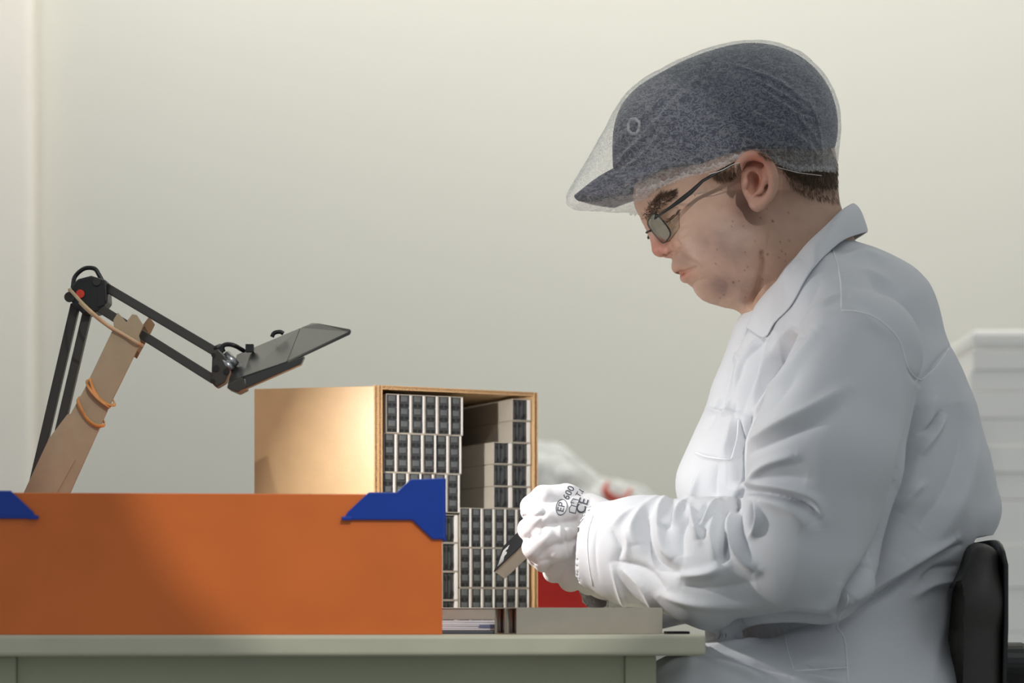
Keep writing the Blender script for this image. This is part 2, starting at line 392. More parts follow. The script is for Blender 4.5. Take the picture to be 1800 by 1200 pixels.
# ------------------------------------------------------------ cardboard carton on its side
U0 = P(664, 0, 2.70); U1 = P(943, 0, 2.788); ud = Vector((U1.x-U0.x, U1.y-U0.y, 0)); CW = ud.length; ud.normalize(); inn = Vector((-ud.y, ud.x, 0))
CA = math.atan2(ud.y, ud.x); CH = .7638+413*2.70/F-.75; CD = .215; CO = Vector((U0.x, U0.y, .75))
def pu(px, py, d=0):
    """point in the carton's opening plane (set back by d) seen at a pixel -> (u, height above the table)"""
    dx = (px-900)/F; o = CO+inn*d; nn = Vector((-ud.y, ud.x))
    t = (o.x*nn.x+o.y*nn.y)/(dx*nn.x+nn.y); X = dx*t; u = (X-o.x)*ud.x+(t-o.y)*ud.y
    return u, ZC+(HOR-py)*t/F-.75
ct = empty('carton', CO, 'open brown cardboard carton on its side holding grey packs', 'cardboard box', CA)
T = .0042
MB().box(0, T, 0, CD, 0, CH).build('side_wall', M['card'], ct)
MB().box(CW-T, CW, 0, CD, 0, CH).build('side_wall', M['card'], ct)
MB().box(T+.0002, CW-T-.0002, .0, CD, CH-T, CH).build('top_wall', M['card'], ct)
MB().box(T+.0002, CW-T-.0002, .0, CD, 0, T).build('bottom_wall', M['card'], ct)
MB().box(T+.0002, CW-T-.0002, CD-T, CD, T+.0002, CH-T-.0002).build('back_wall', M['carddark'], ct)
E1 = P(449, 0, 2.735); e = Vector((E1.x-CO.x, E1.y-CO.y, 0)); FA = math.atan2(e.y, e.x)-CA; FM = Matrix.Rotation(FA, 4, 'Z')
bevel(MB().box(.002, e.length, -.0002, T-.0002, 0, CH-.001, FM).build('flap', M['card'], ct), .0006)
def flute(x0, x1, y, z0, z1, vert, M2=None):
    m = MB(); n = int(((z1-z0) if vert else (x1-x0))/.0024); a = .0016
    rows = []
    for i in range(n*6+1):
        t = i/6; s = math.sin(t*2*PI)*a
        if vert: p = Vector(((x0+x1)/2+s, y-.0025, z0+t*.0024)); q = p+Vector((0, .0024, 0))
        else: p = Vector((x0+t*.0024, y-.0025, (z0+z1)/2+s)); q = p+Vector((0, .0024, 0))
        rows.append([p, q] if not M2 else [M2@p, M2@q])
    m.grid(rows)
    for s in (0, 1):
        if vert: bx = (x0 if s else x1-.0005, x0+.0005 if s else x1, y-.003, y-.0001, z0, z1)
        else: bx = (x0, x1, y-.003, y-.0001, z0 if s else z1-.0005, z0+.0005 if s else z1)
        m.box(*bx, M=M2)
    o = solid(m.build('corrugated_edge', M['flute'], ct), .0004); o['kind'] = 'stuff'
flute(0, T, 0, 0, CH, True); flute(-T-.0008, -.0008, 0, 0, CH, True); flute(T, CW-T, 0, CH-T, CH, False); flute(CW-T, CW, 0, 0, CH, True)

# packs in the carton ------------------------------------------------
ORD = ['first', 'second', 'third', 'fourth', 'fifth', 'sixth']
def cell_mesh(w, h):
    m = MB(); m.mi = 0; m.box(0, w, .0006, .0016, .0002, h-.0002)
    m.mi = 1; m.box(w*.17, w*.83, -.0006, .0010, h*.46, h*.93, bev=.0009)
    m.mi = 0; m.box(w*.05, w*.95, .0, .0010, h*.33, h*.42)
    m.mi = 2; m.box(w*.10, w*.44, .0003, .0009, h*.06, h*.29); m.box(w*.56, w*.90, .0003, .0009, h*.06, h*.29)
    return m.mesh('cell')
def sleeve_mesh(w, h, L, lw, rw, th=.0007):
    m = MB(); m.box(0, w, 0, L, h-th, h); m.box(0, w, 0, L, 0, th); m.box(0, lw, .0002, L, th, h-th)
    m.mi = 1; m.box(w-rw, w, 0, L, th, h-th, bev=.0006); m.mi = 0
    m.box(lw, w-rw, .006, L, th, h-th)
    return m.mesh('sleeve')
CM = [M['tray'], M['cell'], M['hole']]; SM = [M['greyboard'], M['whiteedge']]
cmesh = {}
def upright(u, z, w, h, d, n, label, grp, tilt=0):
    key = (round(w, 4), round(h, 4), n); rw = .0022
    if key not in cmesh: cmesh[key] = (sleeve_mesh(w-.0002, h-.0003, .10, .0003, rw), cell_mesh(w-rw-.0008, (h-.0016)/n))
    p = Vector((u, d, z)); o = empty('pack', CO+Matrix.Rotation(CA, 4, 'Z')@p, label, 'pack', CA, grp); o.rotation_euler[2] = CA+tilt
    link('sleeve', cmesh[key][0], SM, o)
    for i in range(n): link('cell', cmesh[key][1], CM, o, loc=(.0006, .0006, .0008+i*(h-.0016)/n))
    return o
def tray_mesh(w, h):
    m = MB(); m.mi = 0; m.box(0, w, .002, .004, 0, h)
    for a, b, dd in ((.03, .2, .0), (.26, .46, .0008), (.52, .74, .0002), (.8, .97, .001)): m.box(w*a, w*b, dd, .0022, h*.05, h*.95, bev=.0006)
    m.mi = 2
    for a, z in ((.22, .1), (.48, .72), (.75, .15), (.1, .7), (.6, .05)): m.box(w*a, w*a+.002, -.0003, .0022, h*z, h*z+h*.16)
    return m.mesh('tray')
def flat(u, z, w, h, d, label, grp, name='pack', L=.135, rw=.0042):
    key = ('f', round(w, 4), round(h, 4), L)
    if key not in cmesh: cmesh[key] = (sleeve_mesh(w-.0003, h-.0002, L, .0006, rw), tray_mesh(w-rw-.0012, h-.0018))
    o = empty(name, CO+Matrix.Rotation(CA, 4, 'Z')@Vector((u, d, z)), label, 'pack', CA, grp)
    link('sleeve', cmesh[key][0], SM, o); link('tray', cmesh[key][1], CM, o, loc=(.0008, .0012, .0009)); return o
# left block: 3 visible rows (+2 hidden below, built as support)
pitch = .0160; RH = .0440
zt = pu(700, 692)[1]; uL = pu(666, 700)[0]
rown = ['top', 'second', 'third', 'fourth', 'lowest']
ztop = zt; nr = 5
for r in range(5):
    z0 = ztop-(r+1)*RH
    if r == 4: z0 = T+.0003
    h = RH if r < 4 else ztop-4*RH-T-.0006
    for c in range(6):
        u = T+.0008+c*pitch+(.0, -.0, .0, .0, .0)[r]+(.006-.0022*min(r, 2))
        if r >= 3 and u+pitch > pu(809, 960)[0]-.0210: continue
        lab = f'upright pack, {ORD[c]} from the left in the {rown[r]} row of the carton\'s left block' if r < 3 else f'{ORD[c]} upright pack, {rown[r]} row of the carton\'s left block, behind the orange bin'
        upright(u, z0+.0001, pitch-.0002, h, .001+.0006*((c*7+r*3) % 4), 3, lab, 'upright packs in the carton left block' if r < 3 else 'hidden lower packs of the left block')
# right: lower block of upright packs
uA = pu(809, 960)[0]; uB = pu(931, 960)[0]; pit2 = min((uB-uA)/6, (CW-T-uA-.0008)/6)
zb = pu(870, 893)[1]
rws = [(zb-.0455, .0455, 3), (zb-.0455*2, .0455, 3), (T+.0004, zb-.0455*2-T-.0008, 3)]
for r, (z0, h, n) in enumerate(rws):
    for c in range(6):
        upright(uA+.0004+c*pit2+(.0004 if r == 1 else 0), z0+.0001, pit2-.0002, h, .001+.0005*((c*5+r) % 3), n,
                f'upright pack, {ORD[c]} from the left in the {["upper", "middle", "bottom"][r]} row of the carton\'s lower right block', 'upright packs in the carton lower right block')
# column of flat packs left of it
uC0 = uA-.0205
hC = (zb-.008-T)/4
for r in range(4):
    flat(uC0, T+.0003+r*hC, .0200, hC-.0003, .004, f'flat pack in the narrow column right of the orange bin, {["lowest", "third from top", "second from top", "topmost"][r]}', 'flat packs in the narrow column')
# flat packs stacked above
wF = .0240; uF2 = CW-T-.001-wF; uF1 = uF2-wF-.0004
zs = zb+.0004; hF = (pu(915, 700)[1]-zs)/5
for r in range(5):
    flat(uF2, zs+r*hF, wF, hF-.0003, .003+.001*(r % 2), f'flat pack in the rightmost upper column, {["lowest", "fourth from top", "third from top", "second from top", "topmost"][r]}', 'flat packs in the rightmost column')
    if r < 3: flat(uF1, zs+r*hF, wF, hF-.0003, .002+.001*(r % 2), f'flat pack in the inner upper column with a wide grey side, {["lowest", "middle", "topmost"][r]}', 'flat packs in the inner upper column')

# ------------------------------------------------------------ things on the table front
KA = math.radians(23)
def frontpack(o0, label):
    o = empty('grey_pack', o0, label, 'pack', KA, 'grey packs lying at the table edge'); L, w, h = .160, .0262, .0262
    m = MB(); m.box(0, L, 0, .0009, 0, h); m.box(0, L, w-.0009, w, 0, h); m.box(0, L, .0011, w-.0011, 0, .0009); m.box(0, L, .0011, w-.0011, h-.0009, h)
    m.box(.007, L-.007, .0012, w-.0012, .001, h-.001); bevel(m.build('sleeve', M['greyboard'], o), .0003)
    for e0 in (0, 1):
        m = MB(); x = .0012 if not e0 else L-.0062
        for a, b, dx in ((.06, .28, 0), (.34, .5, .0018), (.56, .78, .0004), (.84, .95, .0022)): m.box(x+dx, x+.005, w*a, w*b, .0014, h-.0014, bev=.0006)
        m.build('tray', M['brown'], o)
    return o
k0 = P(908, 0, 2.375); k0.z = .7502
frontpack(k0, 'nearer long grey pack lying at the table edge')
frontpack(k0+Matrix.Rotation(KA, 4, 'Z')@Vector((-.001, .0275, 0)), 'farther grey pack lying just behind the nearer one')
# papers and flat box
pp = empty('grey_carton_lid', (-.100, 2.50, .7645), 'flat light grey box lying on the papers beside the orange bin', 'box', .06)
bevel(MB().box(.0, .115, 0, .12, 0, .0115).build('body', M['greyboard'], pp), .0006)
MB().box(-.0015, .1165, -.0015, .1215, .0117, .0125).build('lid', M['whiteedge'], pp)
pk = empty('paper_stack', (-.125, 2.44, .754), 'stack of white papers with a blue printed mark, by the orange bin', 'papers', .02)
for i, (a, dx) in enumerate(((0, 0), (.01, .001), (-.012, .002), (.02, -.001), (0, .001))):
    o = MB().box(dx, .14+dx, 0, .2, .0, .0018).build('sheet', M['paper'], pk, loc=(0, .001*i, i*.0020)); o.rotation_euler = (0, 0, a)
MB().box(.092, .112, -.0006, -.0001, .0024, .0054).build('blue_mark', M['bluep'], pk)
tag(bevel(MB().box(-.13, .03, 2.43, 2.66, .7503, .7535).build('folder', M['darkp']), .0005), 'thin dark blue-grey folder under the white papers', 'folder')
tag(bevel(MB().box(.155, .178, 2.42, 2.47, .7503, .7528).build('dark_card', M['packblack']), .0005), 'small flat black card at the right table end', 'card')

# ------------------------------------------------------------ lamp
lp = empty('desk_lamp', P(45, 1090, 2.60), 'black jointed desk lamp with parallel arms and flat angular metal hood', 'lamp')
def lpart(m, name, mt, parent=lp, bv=0):
    me = m.mesh(name); me.transform(Matrix.Translation(-lp.location)); o = link(name, me, mt, parent); 
    if bv: bevel(o, bv)
    return o
YL = 2.60
def bar(a, b, w, d=.010):
    a, b = Vector(a), Vector(b); t = (b-a).normalized(); n = t.cross(Vector((0, 1, 0))).normalized()*w/2; y = Vector((0, d/2, 0))
    m = MB(); m.prism([a-n-y, a+n-y, b+n-y, b-n-y], (0, d, 0)); return m
P2 = lambda x, y, Y=YL: P(x, y, Y)
bz = .7503
YH = 2.49
base = Vector((P2(20, 0).x, YL+.02, 0))
lpart(MB().box(base.x-.03, base.x+.03, YL-.03, YL+.05, bz, bz+.012), 'clamp_base', M['black'], bv=.002)
lpart(MB().cyl((base.x, YL, bz+.012), (base.x, YL, bz+.05), .012), 'swivel_post', M['black'], bv=.001)
for (a, b, w) in (((28, 985), (133, 535), .0095), ((52, 985), (156, 540), .0095)):
    lpart(bar(P2(*a), P2(*b), w), 'lower_arm', M['lampm'], bv=.001)
for (a, b, w) in (((182, 502), (384, 621), .0095), ((160, 532), (376, 667), .0095)):
    lpart(bar(P2(*a, YL-.004), P2(*b, YH+.003), w), 'upper_arm', M['lampm'], bv=.001)
m = MB(); m.prism([P2(*q, YL-.014) for q in ((28, 960), (70, 960), (66, 1010), (40, 1035), (8, 1030), (12, 985))], (0, .028, 0)); lpart(m, 'lower_joint', M['black'], bv=.002)
jt = ((128, 500), (136, 490), (160, 484), (187, 492), (189, 530), (172, 548), (146, 552), (128, 536), (120, 516))
m = MB(); m.prism([P2(*q, YL-.018) for q in jt], (0, .032, 0)); j = lpart(m, 'elbow_joint', M['black'], bv=.002)
m = MB(); m.cyl(P2(141, 516, YL-.0205), P2(141, 516, YL-.018), .0045); lpart(m, 'red_button', M['redtip'], j)
m = MB(); m.prism([P2(*q, YL-.0192) for q in ((171, 508), (184, 508), (184, 535), (171, 540))], (0, .0012, 0)); lpart(m, 'slot', M['hole'], j)
m = MB(); m.cyl(P2(170, 495, YL-.021), P2(170, 495, YL-.018), .004); m.cyl(P2(122, 522, YL-.021), P2(122, 522, YL+.01), .0055); lpart(m, 'bolt', M['lampm'], j)
m = MB(); m.tube(crv([P2(128, 505, YL-.006), P2(132, 486), P2(148, 472), P2(166, 472), P2(174, 483), P2(180, 494)], 6), .0024); lpart(m, 'cable', M['black'])
# head joint
m = MB(); m.prism([P2(*q, YH-.006) for q in ((373, 618), (384, 613), (396, 625), (406, 648), (396, 672), (380, 681), (371, 672))], (0, .018, 0)); hj = lpart(m, 'head_joint', M['lampm'], bv=.0015)
m = MB()
for q, r in (((380, 647), .0032), ((375, 624), .0022), ((374, 670), .0025), ((398, 652), .003)): m.cyl(P2(*q, YH-.008), P2(*q, YH-.0061), r, 14)
lpart(m, 'bolt', M['hole'], hj)
m = MB(); m.tube(crv([P2(388, 622, YH), P2(392, 608, YH), P2(402, 605, YH), P2(414, 608, YH), P2(428, 616, YH+.02)], 6), .0024); m.tube(crv([P2(380, 612, YH), P2(388, 609, YH+.01), P2(392, 618, YH+.01)], 5), .003); lpart(m, 'cable', M['black'])
m = MB(); m.tube([P2(392, 632, YH-.002), P2(408, 650, YH-.004)], .004); m.tube([P2(396, 622, YH+.006), P2(414, 642, YH+.004)], .005); lpart(m, 'hinge_rod', M['steel'], hj)
# hood
ya, yb = 2.535, 2.43
A, B, C, D, E, G = P(416, 623, ya), P(549, 567, ya), P(616, 578, yb+.02), P(510, 633, yb), P(427, 661, yb), P(400, 674, yb+.03)
Bm, Dm, Am, Em = A.lerp(B, .84), E.lerp(D, .93), A.lerp(B, .22), E.copy()
nrm = (B-A).cross(E-A).normalized()
if nrm.z > 0: nrm = -nrm
th = nrm*.003
m = MB()
def pl4(q): m.prism(q, th)
pl4([A, Am, Em, G]); hd = lpart(m, 'hood_end', M['hood'], bv=.0006)
m = MB(); m.prism([Am, Bm, Dm, Em], th); hood = lpart(m, 'hood', M['hood'], bv=.0006)
mid1 = Bm.lerp(Dm, .5)+nrm*.006
m = MB(); rows = []
for i in range(9):
    t = i/8; a = Bm.lerp(B.lerp(C, .12), t) if False else None
top = [Bm.lerp(B, 1)*0+Bm, B, B.lerp(C, .2), C]; 
m.prism([Bm, B, B.lerp(C, .2)+nrm*-.001, C, C.lerp(D, .02)-Vector((0, 0, .003)), Dm], th); lpart(m, 'hood_tip', M['hood'], bv=.001)
# lip box under near edge
Lp = [P(427, 664, yb-.001), P(510, 634.5, yb-.001), P(535, 626, yb-.001), P(529, 640, yb-.001), P(417, 689, yb-.001), P(399, 681, yb-.001)]
m = MB(); m.prism([Lp[0], Lp[1], Lp[2], Lp[3], Lp[4].lerp(Lp[3], .14), P(431, 666, yb-.001)], (0, .012, 0)); lpart(m, 'lip', M['hood'], bv=.001)
m = MB(); m.prism([P(400, 675, yb-.001), P(427, 663, yb-.001), P(432, 682, yb-.001), P(417, 689.5, yb-.001), P(399, 682, yb-.001)], (0, .03, 0)); lpart(m, 'lip_end', M['lampm'], bv=.001)
m = MB(); m.tube(crv([P(478, 592, 2.51), P(482, 585, 2.51), P(492, 583, 2.51), P(498, 586, 2.51)], 4), .0022); m.box(*sum([[p-.004, p+.004] for p in P(439, 612, 2.51)], [])); lpart(m, 'switch', M['black'])
cen = (A+B+D+E)/4+nrm*.009
ax = (B-A).normalized(); ay = nrm.cross(ax)
m = MB(); pass
lc = P(480, 655, 2.46); dv = (P(990, 960, 2.63)-lc).normalized(); u1 = dv.cross(Vector((0, 1, 0))).normalized(); u2 = dv.cross(u1); c_ = lc-dv*.002
m.prism([c_-u1*.006-u2*.012, c_+u1*.006-u2*.012, c_+u1*.006+u2*.012, c_-u1*.006+u2*.012], -dv*.002)
lpart(m, 'led_panel', emit('led_glow', (255, 250, 240), 2))
la = area('lamp_light', lc, P(990, 960, 2.63), .014, .014, 1.2, (1, .97, .93)); la.data.spread = math.radians(130)

# cardboard splint with rubber bands
YC = 2.540
cs = empty('cardboard_splint', P(90, 1090, YC), 'brown cardboard strip with a notched top strapped to the lamp arm', 'cardboard')
def cpart(m, name, mt, bv=0):
    me = m.mesh(name); me.transform(Matrix.Translation(-cs.location)); o = link(name, me, mt, cs); return bevel(o, bv) if bv else o
m = MB(); m.prism([P(x, y, YC) for x, y in ((5, 950), (90, 765), (118, 728), (124, 727), (150, 680), (200, 575), (199, 562), (207, 549), (222, 566), (232, 552), (240, 553), (252, 572), (244, 590), (247, 602), (196, 705), (123, 866), (84, 950))], (0, .004, 0)); cpart(m, 'front_sheet', M['splint'], .0005)
m = MB(); m.prism([P(x, y, YC+.044) for x, y in ((225, 620), (248, 575), (262, 556), (272, 570), (262, 590), (240, 630))], (0, .003, 0)); cpart(m, 'rear_sheet', M['carddark'], .0005)
m = MB(); m.prism([P(x, y, YC-.0014) for x, y in ((2, 950), (88, 766), (101, 772), (132, 808), (100, 866), (62, 950))], (0, .0012, 0)); cpart(m, 'overlap_sheet', M['splint'], .0003)
def rb(name, pts, r, mt, label, g='rubber bands on the lamp'):
    m = MB(); m.tube(crv([P(*q) for q in pts], 6), r, 8, flat=.45); o = m.build(name, mt); return tag(o, label, 'rubber band', g)
f0 = YC-.0032
rb('rubber_band', [(121, 508, YL-.02), (126, 512, YL-.026), (150, 538, f0-.006), (185, 568, f0-.002), (218, 588, f0), (245, 604, f0), (249, 606, YC+.02), (215, 590, YC+.03), (160, 550, YC+.02), (121, 512, YL+.014)], .0018, M['bandpale'], 'pale stretched rubber band from the elbow joint to the strip top')
rb('rubber_band', [(158, 665, f0), (166, 688, f0), (182, 706, f0), (198, 712, f0), (200, 705, YC+.012), (176, 680, YC+.016), (156, 668, YC+.012), (156, 680, f0), (172, 700, f0-.001), (194, 716, f0-.001)], .0020, M['band'], 'orange rubber band twisted at mid height on the strip')
rb('rubber_band', [(139, 698, YC+.012), (137, 706, f0), (150, 732, f0), (165, 746, f0), (179, 748, f0), (183, 742, YC+.012), (160, 715, YC+.016), (139, 698, YC+.014)], .0020, M['band'], 'lower orange rubber band looped below the twisted one')

# ------------------------------------------------------------ background things
bn = empty('rear_bench', (.12, 3.66, 0), 'low pale bench behind the carton and the worker', 'bench')
bevel(MB().box(-.28, .44, 0, .7, .69, .72).build('bench_top', M['bench'], bn), .003)
for x in (-.26, .39):
    for y in (.03, .63): MB().box(x, x+.04, y, y+.04, 0, .69).build('leg', M['steel'], bn)
rc = empty('red_crate', (.015, 3.70, .7203), 'red plastic crate behind the carton and the gloved hands', 'crate')
zc = .14
for n_, bx in (('front_panel', (0, .11, 0, .006, 0, zc)), ('back_panel', (0, .11, .16, .166, 0, zc)), ('side_panel', (0, .006, .0065, .1595, 0, zc)), ('side_panel', (.104, .11, .0065, .1595, 0, zc)), ('bottom', (.0065, .1035, .0065, .1595, 0, .006))):
    o = MB().box(*bx).build(n_, M['red'], rc)
MB().box(-.004, .114, -.006, -.0002, zc-.012, zc).build('rim', M['red'], rc)
# white plastic bag with red print, crumpled
fb = Field((-.08, 3.86, .70), (.44, 4.36, 1.10), .006)
for q in ((935, 880, 4.10, .085), (985, 895, 4.10, .07), (1055, 915, 4.10, .062), (1110, 925, 4.10, .058), (960, 980, 4.10, .10), (1080, 980, 4.10, .09), (1020, 1060, 4.10, .11)):
    fb.ell(P(*q[:3]), (q[3], q[3]*.8, q[3]), k=.04)
Vb, Qb = fb.net(); Vb = smooth(Vb, Qb, 2); Nb = normals(Vb, Qb); Vb = Vb+Nb*(np.abs(wob(Vb, 45, 3, 9))*.03+np.abs(wob(Vb, 110, 4, 9))*.012)[:, None]
Vb[:, 2] = np.maximum(Vb[:, 2], .7206); bg_ = tag(link('plastic_bag', qmesh('bag', Vb, Qb), M['bag']), 'crumpled translucent white plastic bag with red print behind the hands', 'plastic bag')
bb = bvh_of(Vb, Qb)
m = MB(); pts = [hit(bb, x, y, .004)[0] for x, y in ((1074, 838), (1066, 850), (1062, 862), (1070, 872), (1085, 880), (1100, 876), (1108, 862))]; pts = [p for p in pts if p is not None]
if len(pts) > 2:
    o = MB().tube(crv(pts, 5), .009, 8, flat=.3).build('red_print', M['redprint'], bg_)
# white stack right
st = []
def bundle(z0, z1, x0, x1, y0, y1, n, label, seed):
    o = empty('white_bundle', ((x0+x1)/2, y0, z0), label, 'bundle', 0, 'white bundles stacked behind the chair'); h = (z1-z0)/n; r = random.Random(seed)
    for i in range(n):
        a = r.uniform(-.003, .003); m = MB(); m.box(-(x1-x0)/2+a, (x1-x0)/2+a, r.uniform(0, .003), y1-y0, i*h+.0001, (i+1)*h-.0001, bev=min(.022 if i == n-1 and seed == 1 else .0012, h*.3))
        bb_ = m.build('folded_layer', M['wrap'], o)
    return o
YS = 3.6; sx = P(1709, 0, YS).x
z = lambda py: P(0, py, YS).z
bundle(z(686), z(578), sx, sx+.40, YS, YS+.35, 3, 'topmost white folded bundle of the stack behind the chair', 1)
bundle(z(878), z(687), sx-.006, sx+.40, YS, YS+.35, 4, 'middle white folded bundle of the stack behind the chair', 2)
bundle(.16, z(879), sx+.004, sx+.41, YS, YS+.35, 12, 'lowest and tallest white bundle of the stack behind the chair', 3)
tr = empty('trolley', (sx+.2, YS-.02, 0), 'low white trolley under the white stack', 'trolley')
bevel(MB().box(-.23, .25, 0, .40, .11, .158).build('deck', M['bench'], tr), .004)
for x in (-.18, .20):
    for y in (.05, .35): MB().cyl((x-.015, y, .04), (x+.015, y, .04), .04).build('wheel', M['black'], tr); MB().box(x-.02, x+.02, y-.012, y+.012, .0805, .11).build('bracket', M['steel'], tr)

# ------------------------------------------------------------ office chair
ch = empty('office_chair', (P(1560, 0, 2.62).x, 2.62, 0), 'black padded office chair the worker sits on', 'chair')
def chp(m, name, mt, bv=0, sm=False):
    me = m.mesh(name); me.transform(Matrix.Translation(-ch.location)); o = link(name, me, mt, ch, smooth=sm); return bevel(o, bv, 4) if bv else o
YP = 2.62
RP_ = lambda r: r*YP/F
# back rest: profile in the x-z plane swept across y, corners rounded
prof = [(1667, 1210), (1669, 1120), (1672, 1040), (1680, 1000), (1694, 965), (1712, 945), (1735, 938), (1758, 937), (1763, 945), (1761, 1000), (1758, 1080), (1754, 1150), (1750, 1210), (1740, 1300), (1670, 1300)]
fbk = Field(tuple(P(1640, 1340, 2.62)-Vector((0, .24, 0))), tuple(P(1790, 915, 2.62)+Vector((0, .24, 0))), .004)
for yy in np.linspace(-.155, .155, 11):
    q = (yy/.155)**2
    fbk.cap(P(1694-14*q, 978+10*q, YP)+Vector((0, yy, 0)), P(1686-14*q, 1060, YP)+Vector((0, yy, 0)), RP_(24), RP_(36), .02)
    fbk.cap(P(1686-14*q, 1060, YP)+Vector((0, yy, 0)), P(1680-14*q, 1300, YP)+Vector((0, yy, 0)), RP_(36), RP_(42), .02)
Vc, Qc = fbk.net(); Vc = smooth(Vc, Qc, 2); me = qmesh('backrest', Vc-np.array(ch.location), Qc); link('backrest', me, M['chair'], ch)
# rear shell
rows = []
for i in range(13):
    t = i/12; yy = -.175+.35*t; q = (yy/.175)**2
    rows.append([P(X_-16*q, Y__+(26*q*q if Y__ < 960 else 0), YP)+Vector((0, yy, 0)) for X_, Y__ in ((1722, 952), (1727, 1000), (1727, 1100), (1724, 1200), (1722, 1300))])
o = chp(MB().grid(rows), 'back_shell', M['black'], sm=True); solid(o, .004, 0)
chp(MB().cyl(P(1750, 1168, YP-.05), P(1750, 1168, YP-.05)+Vector((.032, 0, 0)), .024, 28), 'adjusting_knob', M['black'], .006)
m = MB(); m.tube(crv([P(1764, 1170, YP+.02), P(1800, 1230, YP+.02), P(1790, 1390, YP+.02), P(1700, 1460, YP+.02)], 6), .016, 10, flat=1.6); chp(m, 'back_bracket', M['black'])
seat_z = .575
m = MB(); x0 = P(1265, 0, YP).x; x1 = P(1700, 0, YP).x; m.box(x0, x1, YP-.24, YP+.24, seat_z-.075, seat_z-.005, bev=.03); chp(m, 'seat', M['chair'])
cx = (x0+x1)/2
chp(MB().cyl((cx, YP, .10), (cx, YP, seat_z-.075), .025), 'gas_column', M['black'])
for k in range(5):
    a = k*2*PI/5+.3; ee = Vector((cx+.28*math.cos(a), YP+.28*math.sin(a), .075)); chp(MB().tube([(cx, YP, .12), ee], [.026, .016], 8), 'base_arm', M['black']); chp(MB().cyl(ee+Vector((-.012, 0, -.045)), ee+Vector((.012, 0, -.045)), .0295), 'castor', M['black'])

# ------------------------------------------------------------ the worker
man = empty('person', (P(1450, 0, YP).x, YP, 0), 'seated worker in white coat, gloves, glasses and net-covered navy cap, looking down at a pack', 'person')
S = F/YP; RP = lambda r: r/S
def mp(name, V, Q, mt, parent=man, tint=None):
    loc = np.array(man.location); o = link(name, qmesh(name, V-loc, Q, tint), mt, parent); return o
def mpm(m, name, mt, parent=man):
    me = m.mesh(name); me.transform(Matrix.Translation(-man.location)); return link(name, me, mt, parent)
fw = Vector((-.78, 0, -.626)).normalized(); up = Vector((-.626, 0, .78)).normalized(); lat = Vector((0, 1, 0))
HR = [fw, lat, up]
def hp(px, py, y=0): # point on the head given its midplane pixel and side offset in metres, perspective-corrected
    q = P(px, py, YP-abs(y)); q.y = YP+y; return q
f = Field(tuple(P(1095, 640, 2.62)-Vector((0, .105, 0))), tuple(P(1500, 95, 2.62)+Vector((0, .105, 0))), .0014)
f.ell(hp(1303, 246), (RP(150), .077, RP(122)), HR, k=.02)
f.ell(hp(1375, 278), (RP(85), .070, RP(82)), HR, k=.03)
f.cap(hp(1190, 345), hp(1259, 448), RP(62), RP(56), .03, ys=1.45)             # face slab
f.cap(hp(1160, 346), hp(1166, 352), RP(45), RP(45), .02, ys=1.2)              # forehead
f.ell(hp(1285, 438), (RP(90), .066, RP(88)), HR, k=.03)                        # jaw mass
for s in (-1, 1):
    f.ell(hp(1240, 412, .040*s), (RP(42), .022, RP(44)), HR, k=.025)           # cheeks
    f.ell(hp(1300, 452, .046*s), (RP(52), .022, RP(50)), HR, k=.03)            # jowls
    f.cap(hp(1157, 372, .014*s), hp(1176, 352, .042*s), RP(10), RP(9), .012)   # brow ridge
f.ell(hp(1286, 488), (RP(52), .046, RP(50)), HR, k=.02)                        # double chin
f.ell(hp(1251, 499), (RP(30), .021, RP(30)), HR, k=.012)                       # chin
PROF = [(1000, 100), (1085, 250), (1100, 310), (1109, 335), (1110, 350), (1114, 366), (1122, 378), (1136, 390), (1154, 408), (1172, 430), (1180, 446), (1180, 458), (1184, 470), (1192, 479), (1198, 484), (1200, 491), (1210, 496), (1220, 500), (1221, 508), (1226, 517), (1236, 526), (1250, 531), (1264, 532), (1280, 539), (1297, 540), (1312, 536), (1330, 560), (1330, 700), (1600, 700), (1600, 50)]
def poly2d(fld, pts):
    x, z_ = np.meshgrid(fld.ax[0], fld.ax[2], indexing='ij'); q = np.stack([x.ravel(), z_.ravel()], 1)
    pw_ = np.array([(P(a, b, YP).x, P(a, b, YP).z) for a, b in pts]); cl = np.concatenate([pw_, pw_[:1]]); d, _ = segdist(q, cl)
    ins = np.zeros(len(q), bool)
    for a, b in zip(cl[:-1], cl[1:]):
        c = (a[1] > q[:, 1]) != (b[1] > q[:, 1]); ins ^= c & (q[:, 0] < (b[0]-a[0])*(q[:, 1]-a[1])/(b[1]-a[1]+1e-12)+a[0])
    return np.where(ins, -d, d).reshape(x.shape)[:, None, :].astype(np.float32)
pd = poly2d(f, PROF); k_ = .005; h_ = np.clip(.5-.5*(pd-f.D)/k_, 0, 1); f.D = (pd*(1-h_)+f.D*h_+k_*h_*(1-h_)).astype(np.float32)
f.ell(hp(1195, 467), (RP(15), .019, RP(14)), HR, k=.006)                       # upper lip
f.ell(hp(1208, 485), (RP(13), .017, RP(9)), HR, k=.005)                        # lower lip
for s in (-1, 1):
    f.poly([hp(1190, 482.5, .002*s), hp(1202, 478, .013*s), hp(1216, 473, .024*s)], [RP(3.4), RP(3), RP(2)], .003, sub=True)   # mouth slit
    f.ell(hp(1163, 394, .030*s), (RP(17), .013, RP(15)), HR, k=.012, sub=True)  # eye socket
    f.ell(hp(1184, 385, .0315*s), (RP(15), .0145, RP(14)), HR, k=.006)          # lidded eye
    f.poly([hp(1169, 391, .022*s), hp(1177, 384, .036*s), hp(1193, 371, .044*s)], RP(1.6), .0015, sub=True)
f.cap(hp(1141, 388), hp(1161, 433), RP(9), RP(14), .012)                       # nose bridge and tip
f.ell(hp(1163, 436), (RP(16), .0105, RP(14)), HR, k=.006)
